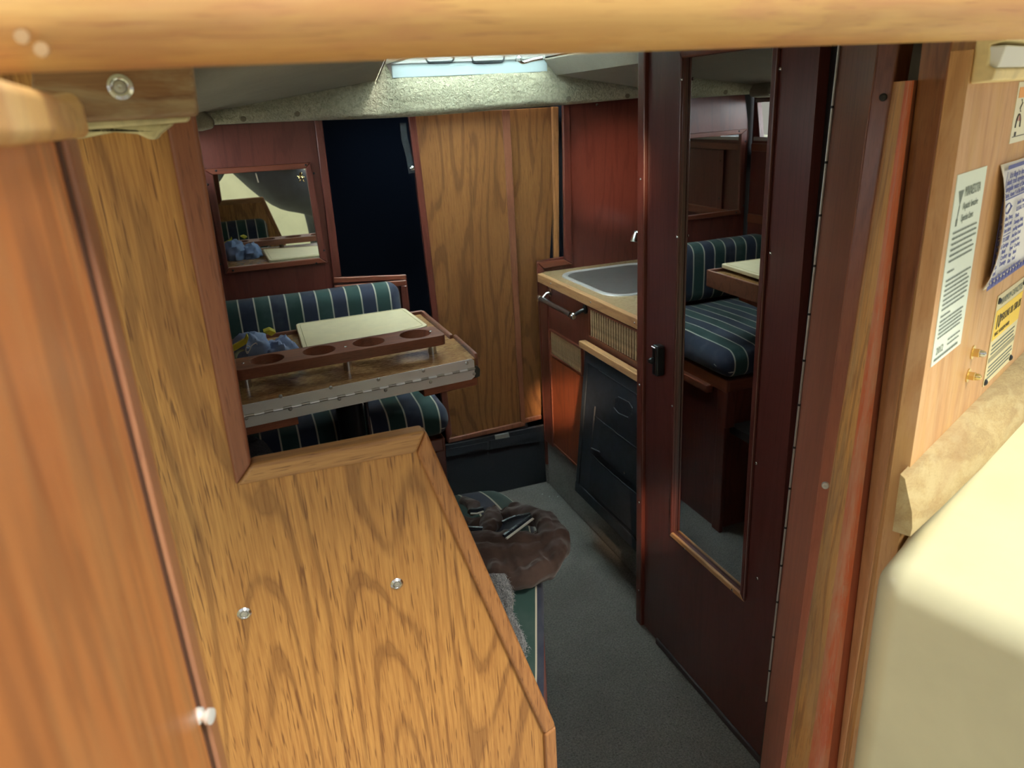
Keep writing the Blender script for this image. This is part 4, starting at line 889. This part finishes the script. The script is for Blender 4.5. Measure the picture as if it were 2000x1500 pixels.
kb2.location = at(519, 582, 'Y', YF); obj('button', *lathe([(.007, 0), (.007, .003), (.004, .008), (.006, .014), (0, .016)], kb2.location, (0, -1, 0)), M_chrome, kb2)
# aft seat
ab = thing('aft_bench', (.2, 1.1, 0), 'cherry wood base of the near bench below the brown jacket', 'bench')
obj('base_panel', *prism([(-.09, 1.10, 0), (.395, 1.10, 0), (.43, 1.42, 0), (-.09, 1.42, 0)], (0, 0, .585)), M_cherry, ab, smooth=False)
obj('base_edge', *box((.398, 1.075, .36), (.417, 1.10, .60)), M_cherry, ab, bevel=.003)
obj('carpeted_foot', *box((.30, 1.06, 0), (.412, 1.10, .36)), M_carpet, ab, bevel=.004)
# cushion with a curved aisle side, stripes follow the side
edge = smoothpath([at(1060, 1352, 'Y', 1.035), at(1061, 1290, 'Y', 1.04), at(1061, 1220, 'Y', 1.05), at(1061, 1165, 'Y', 1.068), (.430, 1.105, .69), (.458, 1.19, .69), (.494, 1.31, .692), (.492, 1.40, .692), (.476, 1.465, .69)], 6)
nV = len(edge)-1; vs, fs, uv = [], [], []
offs = [(-.42, -.07), (-.42, -.01), (-.39, .0), (-.34, .005)]+[(-.34+.30*k_/14, .005+.006*sin(pi*k_/14)) for k_ in range(1, 14)]+[(-.040, .003), (-.026, -.001), (-.014, -.008), (-.005, -.019), (0, -.034), (-.002, -.060), (-.012, -.084)]
arc = [0]
for a, b_ in zip(offs, offs[1:]): arc.append(arc[-1]+sqrt((a[0]-b_[0])**2+(a[1]-b_[1])**2))
Lt = arc[-1]
for j, e_ in enumerate(edge):
    f = j/nV; endf = max(0, (f-.95)/.05)
    for (dx, dz), ar in zip(offs, arc):
        y = e_.y+endf*0; z = e_.z+dz-.035*endf**2+.002*noise.noise(Vector((dx*9, e_.y*9, 0)))
        x = e_.x+dx
        if dx <= -.34: x = -.07+ (.42+dx)*.5
        vs.append((x, y, z)); uv.append((Lt-ar, e_.y))
n_ = len(offs)
for j in range(nV):
    for i in range(n_-1): a = j*n_+i; fs.append((a, a+1, a+n_+1, a+n_))
fs.append(tuple(i for i in range(n_))); 
ends = []
base_i = len(vs)
for i in range(n_):
    v = vs[nV*n_+i]; vs.append((v[0]-.008*(offs[i][0] > -.1), v[1]+.018, v[2]-.045 if offs[i][1] > -.04 else v[2])); uv.append(uv[nV*n_+i])
for i in range(n_-1): a = nV*n_+i; fs.append((a, a+1, base_i+i+1, base_i+i))
fs.append(tuple(range(base_i+n_-1, base_i-1, -1)))
a1_ = obj('seat_cushion', vs, fs, M_strip2, None, origin=(.2, 1.1, .60), uv=uv)
tag(a1_, 'green and navy striped seat cushion under the brown jacket', 'cushion', 'striped dinette cushions')
b2_ = cushion('backrest_cushion', (.045, .945, .90), (.135, .045, .115), .04, '', '', crown=.006, cax=1)
tag(b2_, 'striped backrest cushion behind the plywood partition, seen in the wall mirror', 'cushion', 'striped dinette cushions')

# blankets
def heap(nm, pts, hgt, mat, lab, cat, amp=.01, sc=18, n=26, drop=None):
    "cloth heap over a polygonal footprint (world points)"
    c = sum((Vector(p) for p in pts), V(0, 0, 0))/len(pts); P_ = [Vector(p) for p in pts]; m_ = len(P_)
    ring = smoothpath(P_+[P_[0]], 6)[:-1]; k_ = len(ring); R_ = []
    for j in range(n+1):
        f = j/n
        R_.append([c.lerp(q, f)+V(0, 0, hgt*(1-f**3)+amp*(1-f**6)*noise.noise(c.lerp(q, f)*sc)+amp*.4*noise.noise(c.lerp(q, f)*sc*3)) for q in ring])
    vs, fs = loft(R_, True, False); return obj(nm, vs, fs, mat, None, origin=c)
# light fleece strip on the aft cushion
F = lambda x, y, z=.705: at(x, y, 'Z', z)
def FB(u, v):
    x = 950+u*(34+24*v**.8+5*sin(v*9)); y = 1120+v*(145+10*u)
    return x+20*v, y
rows_ = []
for j in range(25):
    v = j/24; rows_.append([at(*FB(i/12, v), 'Y', 1.045-.010*sin(pi*min(1, i/12))+.004*noise.noise(Vector((i*.5, j*.4, 2)))-.03*(1-v)**3*-1) for i in range(13)])
fz = obj('fleece_blanket', *loft(rows_, closed=False, caps=False), M_fleece, None, origin=rows_[12][6])
tag(fz, 'shaggy light grey fleece blanket between the slanted trim and the striped cushion', 'blanket')
tv_, tf_ = [], []
for i in range(2600):
    p = at(*FB(random.uniform(0, 1.06), random.uniform(0, 1.05)), 'Y', 1.030+random.uniform(0, .008)); d_ = V(random.uniform(-1, 1), random.uniform(-1, 0), random.uniform(-1, 1))*.006; s_ = V(random.uniform(-1, 1), 0, random.uniform(-1, 1))*.0016
    k_ = len(tv_); tv_ += [p, p+s_, p+d_]; tf_.append((k_, k_+1, k_+2))
o = obj('fleece_pile', tv_, tf_, M_fleece, fz, smooth=False); o['kind'] = 'stuff'
wp = [at(x, y, 'Z', .73) for x, y in ((470, 850), (488, 862), (515, 868), (545, 900), (540, 930), (480, 940), (455, 900))]
wl_ = heap('wool_throw', wp, .035, M_wool, '', '', .012, 22, 24); tag(wl_, 'dark grey woollen throw on the dinette seat behind the partition corner', 'blanket')

# jacket: folded brown canvas, one cloth mesh made of rolled folds
jk = thing('jacket', at(1000, 1080, 'Z', .70), 'rumpled brown canvas jacket with an open zip lying on the striped bench', 'jacket')
J = lambda x, y, z: at(x, y, 'Z', z)
def fold(pts, rad, flat=.6, n=18, amp=.003, k_=12):
    P_ = smoothpath([J(*p) for p in pts], k_); m_ = len(P_)-1
    rad = [r_*.93 for r_ in rad]; R_ = [ (rad[0]+(rad[-1]-rad[0])*i/m_ if len(rad) == 2 else rad[int(min(len(rad)-1.001, i/m_*(len(rad)-1)))]*(1-((i/m_*(len(rad)-1)) % 1))+rad[min(len(rad)-1, int(i/m_*(len(rad)-1))+1)]*((i/m_*(len(rad)-1)) % 1)) for i in range(m_+1)]
    vs, fs = tube(P_, R_, n, flat)
    out = []
    for i, v in enumerate(vs):
        q = Vector(v); out.append(q+V(noise.noise(q*30), noise.noise(q*30+V(5, 0, 0)), noise.noise(q*30+V(0, 7, 0)))*amp*1.6+V(0, 0, (.5-abs(noise.noise(V(q.x*45, q.y*26, 3)))*3)*amp*1.1))
    return out, fs
parts_ = []
# outer hood roll, clockwise from the back left round the right side to the front
parts_.append(fold([(950, 1002, .725), (985, 1002, .735), (1022, 1003, .742), (1060, 1015, .748), (1083, 1035, .745), (1088, 1070, .735), (1072, 1100, .722), (1040, 1120, .715), (1000, 1130, .712), (960, 1130, .71), (935, 1120, .71)], [.014, .018, .02, .022, .024, .026, .028, .026, .022, .018], .9, 16, .004))
parts_.append(fold([(1000, 990, .74), (1035, 1000, .75), (1062, 1020, .755), (1070, 1050, .75), (1060, 1062, .742), (1045, 1040, .738)], [.012, .016, .018, .018, .012, .008], .9, 14, .003))
# long front folds meeting at a point on the right
parts_.append(fold([(910, 1055, .745), (950, 1052, .752), (1000, 1052, .756), (1045, 1052, .752), (1082, 1050, .748)], [.020, .020, .017, .012, .004], .8, 14, .003))
parts_.append(fold([(920, 1078, .735), (960, 1080, .742), (1005, 1078, .742), (1045, 1070, .742), (1078, 1058, .742)], [.026, .026, .022, .015, .006], .8, 14, .004))
parts_.append(fold([(925, 1100, .725), (970, 1108, .728), (1015, 1100, .728), (1055, 1085, .73), (1080, 1066, .733)], [.024, .026, .024, .018, .010], .8, 14, .004))
parts_.append(fold([(935, 1125, .712), (980, 1126, .712), (1025, 1116, .712), (1062, 1096, .715)], [.016, .020, .020, .014], .9, 14, .003))
# inside: centre wedge, left cuffs
parts_.append(fold([(965, 990, .745), (962, 1010, .752), (955, 1030, .75), (945, 1045, .745)], [.010, .020, .022, .014], .8, 12, .004))
parts_.append(fold([(905, 978, .735), (925, 985, .742), (922, 1000, .74)], [.010, .016, .010], .8, 12, .003))
parts_.append(fold([(905, 1018, .735), (935, 1022, .742), (950, 1030, .74)], [.016, .018, .010], .8, 12, .003))
parts_.append(fold([(1050, 1012, .735), (1060, 1035, .735), (1050, 1052, .735), (1020, 1050, .73), (985, 1058, .73)], [.010, .014, .016, .016, .012], .7, 12, .003))
parts_.append(fold([(975, 1000, .738), (1005, 1000, .74), (1035, 1004, .74), (1050, 1012, .735)], [.012, .015, .014, .008], .7, 12, .003))
und = [J(x, y, .712) for x, y in ((900, 985), (960, 985), (1020, 985), (1060, 1010), (1078, 1050), (1060, 1095), (1010, 1120), (940, 1125), (905, 1080), (895, 1030))]
cen = sum(und, V(0, 0, 0))/len(und); und = smoothpath(und+[und[0]], 4)[:-1]
lay = loft([[cen.lerp(q, f)+V(0, 0, .010*noise.noise(cen.lerp(q, f)*30)+.008*(1-f)) for q in und] for f in [i/12 for i in range(13)]], True, False)
parts_.append(lay)
body = obj('canvas_shell', *join(*parts_), M_jacket, jk)
md = body.modifiers.new('remesh', 'REMESH'); md.mode = 'VOXEL'; md.voxel_size = .0016; md.use_smooth_shade = True
md2 = body.modifiers.new('smooth', 'SMOOTH'); md2.iterations = 4; md2.factor = .5
# zips
def zipper(path, nm, wz=True):
    P_ = smoothpath([J(*p) for p in path], 5); z = obj('zip_tape', *tube(P_, .0055, 8, .35), M_zip, jk)
    gs = []
    L_n = 24
    for i in range(L_n):
        f = i/(L_n-1)*(len(P_)-1); a = P_[int(min(f, len(P_)-2))]; b_ = P_[int(min(f, len(P_)-2))+1]; q = a.lerp(b_, f-int(min(f, len(P_)-2)))+V(0, 0, .003)
        d_ = (b_-a).normalized(); s_ = V(-d_.y, d_.x, 0); gs.append(prism([q-s_*.002-d_*.0009, q+s_*.003-d_*.0009, q+s_*.003+d_*.0009, q-s_*.002+d_*.0009], (0, 0, .0015)))
    o = obj('zip_teeth', *join(*gs), M_darkm, z, smooth=False); o['kind'] = 'stuff'
    return P_
zipper([(982, 1022, .764), (1005, 1012, .766), (1035, 1006, .764)], 'a')
zp = zipper([(985, 1048, .768), (1010, 1030, .770), (1036, 1010, .768)], 'b')
obj('white_flap_edge', *tube([J(989, 1052, .770), J(1013, 1034, .773), J(1041, 1013, .770)], .0028, 8, .6), M_white, jk)
obj('white_flap_edge', *tube([J(919, 1003, .757), J(932, 1003, .757), J(944, 999, .757)], .0026, 8, .6), M_white, jk)
zipper([(918, 998, .757), (932, 997, .758), (943, 994, .757)], 'c')
obj('inner_panel', *prism([J(983, 1042, .760), J(984, 1026, .760), J(1012, 1015, .764), J(1034, 1010, .764), J(1010, 1028, .766)], (0, 0, .002)), M_zip, jk, bevel=.001)
zipper([(905, 1032, .757), (925, 1033, .758), (942, 1034, .757)], 'd')

# stuff bag on the table: pale blue nylon with yellow webbing
bg_ = thing('nylon_bag', at(520, 690, 'Z', .95), 'crumpled pale blue nylon bag with white lettering and yellow webbing on the table', 'bag')
def lump(c, hx, hy, hz, amp, fr, n=28, m_=16, seed=0, sq=.8):
    R_ = []
    for j in range(m_+1):
        ph = pi*(j/m_-.5)*.98
        ring = []
        for i in range(n):
            th = 2*pi*i/n; d_ = V(cos(th)*abs(cos(ph))**sq, sin(th)*abs(cos(ph))**sq, sin(ph)); k_ = 1+amp*noise.noise(d_*fr+V(seed, 0, 0))+amp*.6*abs(noise.noise(d_*fr*2.3+V(0, seed, 0)))
            q = V(c[0]+hx*d_.x*k_, c[1]+hy*d_.y*k_, max(TZ+.001, c[2]+hz*d_.z*k_)); ring.append(q)
        R_.append(ring)
    return loft(R_)
bc = at(510, 690, 'Y', 1.80)
obj('bag_body', *join(lump((bc.x-.020, 1.83, TZ+.030), .045, .05, .050, .28, 2.2, seed=3), lump((bc.x+.048, 1.83, TZ+.018), .040, .045, .040, .3, 2.4, seed=8)), M_bagb, bg_)
def B2(x, y, Y=1.785): return at(x, y, 'Y', Y)
obj('yellow_webbing', *prism([B2(450, 678), B2(478, 662), B2(482, 652), B2(486, 660), B2(482, 672), B2(452, 690)], (0, .012, 0)), M_yelw, bg_, bevel=.002)
obj('yellow_webbing', *prism([B2(514, 649), B2(527, 644), B2(540, 650), B2(530, 657)], (0, .03, .0)), M_yelw, bg_, bevel=.002)
obj('dark_strap', *tube(smoothpath([at(462, 712, 'Y', 1.74), at(458, 700, 'Y', 1.75), at(464, 688, 'Y', 1.77), at(480, 682, 'Y', 1.80)], 5), .006, 8, .5), plain('olive_strap', (.10, .10, .05), .8), bg_)
obj('lettering', *join(tube(smoothpath([B2(488, 677, 1.772), B2(482, 676, 1.772), B2(480, 686, 1.772), B2(486, 686, 1.772), B2(492, 675, 1.772), B2(500, 670, 1.772), B2(502, 673, 1.772)], 5), .0011, 6), tube(smoothpath([B2(480, 680, 1.772), B2(482, 690, 1.772), B2(486, 688, 1.772)], 4), .0011, 6)), M_white, bg_)

# papers on the far end of the table (seen in the door mirror)
for i in range(3):
    tag(obj('paper_stack', *prism([V(.30+.004*i, 1.842+.003*i, .951+.003*i), V(.42+.004*i, 1.846+.002*i, .951+.003*i), V(.415, 1.895, .951+.003*i), V(.30, 1.893, .951+.003*i)], (0, 0, .0024)), M_placard, bevel=.0005),
        ('lowest white leaflet of the small pile behind the cup rack', 'middle white leaflet of the small pile behind the cup rack', 'top white leaflet of the small pile behind the cup rack')[i], 'paper', 'leaflets on the table')

# ------------------------------------------------------------------ person (seen only in the wall mirror)
pe = thing('person', (.7, -.62, .42), 'person in a dark grey hooded jacket leaning forward, reflected in the wall mirror', 'person')
def skin(nm, joints, edges, mat, par, sub=2, root=0):
    me = bpy.data.meshes.new(nm); base = wl(par); me.from_pydata([tuple(Vector(j[:3])-base) for j in joints], edges, [])
    o = bpy.data.objects.new(nm, me); COL.objects.link(o); o.parent = par
    md = o.modifiers.new('skin', 'SKIN')
    for i, j in enumerate(joints):
        sv = me.skin_vertices[0].data[i] if me.skin_vertices else None
        if sv: r_ = j[3]; sv.radius = (r_, r_) if not isinstance(r_, tuple) else r_
    if me.skin_vertices: me.skin_vertices[0].data[root].use_root = True
    s = o.modifiers.new('sub', 'SUBSURF'); s.levels = sub; s.render_levels = sub; me.materials.append(mat)
    md.use_smooth_shade = True; return o
px = .20
J_ = [(.66, -.48, .99, (.16, .14)), (.52, -.46, 1.02, (.18, .17)), (.40, -.42, 1.05, (.20, .20)), (.26, -.40, 1.20, (.20, .18)), (.17, -.37, 1.46, .07), (.16, -.35, 1.53, .055),
      (.02, -.40, 1.32, .085), (-.08, -.34, 1.16, .065), (.02, -.17, 1.34, .045), (.045, -.09, 1.44, .036),
      (.42, -.36, 1.38, .080), (.50, -.25, 1.22, .062), (.30, -.15, 1.34, .045), (.235, -.10, 1.43, .036),
      (.62, -.56, .88, .10), (.60, -.50, .52, .075), (.66, -.92, .49, .055), (.68, -1.02, .47, .045),
      (.80, -.52, .88, .10), (.84, -.46, .52, .075), (.86, -.90, .49, .055), (.88, -1.00, .47, .045)]
Ed = [(0, 1), (1, 2), (2, 3), (3, 4), (4, 5), (3, 6), (6, 7), (7, 8), (8, 9), (3, 10), (10, 11), (11, 12), (12, 13), (0, 14), (14, 15), (15, 16), (16, 17), (0, 18), (18, 19), (19, 20), (20, 21)]
def mkskin(nm, js, es, mat, par, sub=2):
    me = bpy.data.meshes.new(nm); base = wl(par); me.from_pydata([tuple(Vector(j[:3])-base) for j in js], es, [])
    o = bpy.data.objects.new(nm, me); COL.objects.link(o); o.parent = par; me.materials.append(mat)
    bm = bmesh.new(); bm.from_mesh(me); lay = bm.verts.layers.skin.verify(); bm.verts.ensure_lookup_table()
    for i, v in enumerate(bm.verts):
        r_ = js[i][3]; v[lay].radius = r_ if isinstance(r_, tuple) else (r_, r_)
        v[lay].use_root = (i == 0)
    bm.to_mesh(me); bm.free()
    md = o.modifiers.new('skin', 'SKIN'); md.use_smooth_shade = True
    s = o.modifiers.new('sub', 'SUBSURF'); s.levels = sub; s.render_levels = sub
    return o
mkskin('body', J_, Ed, M_hoodie, pe)
hc = V(.15, -.31, 1.665)
hd_ = obj('head', *lathe([(.0, -.125), (.035, -.120), (.055, -.095), (.068, -.05), (.076, 0), (.078, .045), (.066, .085), (.038, .110), (0, .118)], hc, (0, -.25, 1), 24), M_skin, pe)
obj('hair', *lathe([(.080, -.01), (.085, .04), (.074, .09), (.042, .120), (0, .128)], hc+V(0, -.014, .004), (0, -.35, 1), 24), M_hair, hd_)
obj('nose', *lathe([(.013, 0), (.011, .012), (.0, .024)], hc+V(0, .068, -.015), (0, 1, -.3), 10), M_skin, hd_)
for s_ in (-1, 1):
    obj('eye', *lathe([(.0, -.004), (.010, 0), (.007, .006), (0, .009)], hc+V(.030*s_, .066, .012), (0, 1, 0), 12), M_white, hd_)
    obj('ear', *rbox(hc+V(.079*s_, 0, -.005), (.008, .018, .030), .007, 4)[:2], M_skin, hd_)
obj('mouth', *rbox(hc+V(0, .066, -.062), (.022, .005, .004), .003, 4)[:2], plain('lips', (.42, .15, .12), .5), hd_)
for s_, hx, ang in ((-1, .05, 1), (1, .235, -1)):
    w0 = V(hx, -.085, 1.445)
    js = [(w0.x, w0.y-.01, w0.z, .026), (w0.x, w0.y+.030, w0.z+.018, .030)]; es = [(0, 1)]
    for k_ in range(4):
        fx = (-.024+.016*k_); b0 = len(js); L1 = (.026, .030, .029, .023)[k_]
        js += [(w0.x+fx, w0.y+.048, w0.z+.030, .0095), (w0.x+fx+ang*.010, w0.y+.052, w0.z+.030+L1, .0088), (w0.x+fx+ang*.028, w0.y+.045, w0.z+.034+L1, .0075)]; es += [(1, b0), (b0, b0+1), (b0+1, b0+2)]
    b0 = len(js); js += [(w0.x+ang*.030, w0.y+.022, w0.z+.020, .011), (w0.x+ang*.045, w0.y+.030, w0.z+.040, .009)]; es += [(0, b0), (b0, b0+1)]
    mkskin('hand', js, es, M_skin, pe, 2)
obj('hood', *tube(smoothpath([hc+V(-.10, -.05, -.13), hc+V(-.07, -.13, -.10), hc+V(0, -.16, -.09), hc+V(.07, -.13, -.10), hc+V(.10, -.05, -.13)], 6), .045, 12, .8), M_hoodie, pe)
obj('white_cord', *tube(smoothpath([hc+V(-.04, .04, -.17), V(.16, -.25, 1.44), V(.20, -.27, 1.28), V(.22, -.25, 1.12)], 6), .004, 8), M_white, pe)
ph = thing('phone', (.143, -.030, 1.44), 'black phone held up in front of the person in the hooded jacket', 'phone')
obj('phone_body', *rbox((.143, -.030, 1.48), (.072, .004, .036), .004, 8)[:2], M_black, ph)
# tarp seen through the side window
tpv = [V(-.50, 2.2, 1.30), V(-.50, 1.5, 1.30), V(-.25, 1.5, 1.30), V(-.25, 2.2, 1.30)]
tarp = heap('folded_tarp', tpv, .12, M_black, '', '', .06, 9, 20); tag(tarp, 'dark folded tarp on the side deck outside the long window', 'tarp')
tag(obj('side_deck', *box((-.75, .95, 1.20), (-.13, 3.6, 1.30)), M_gel, bevel=.01), 'cream side deck outside the dinette window', kind='structure').name = 'trim_5'
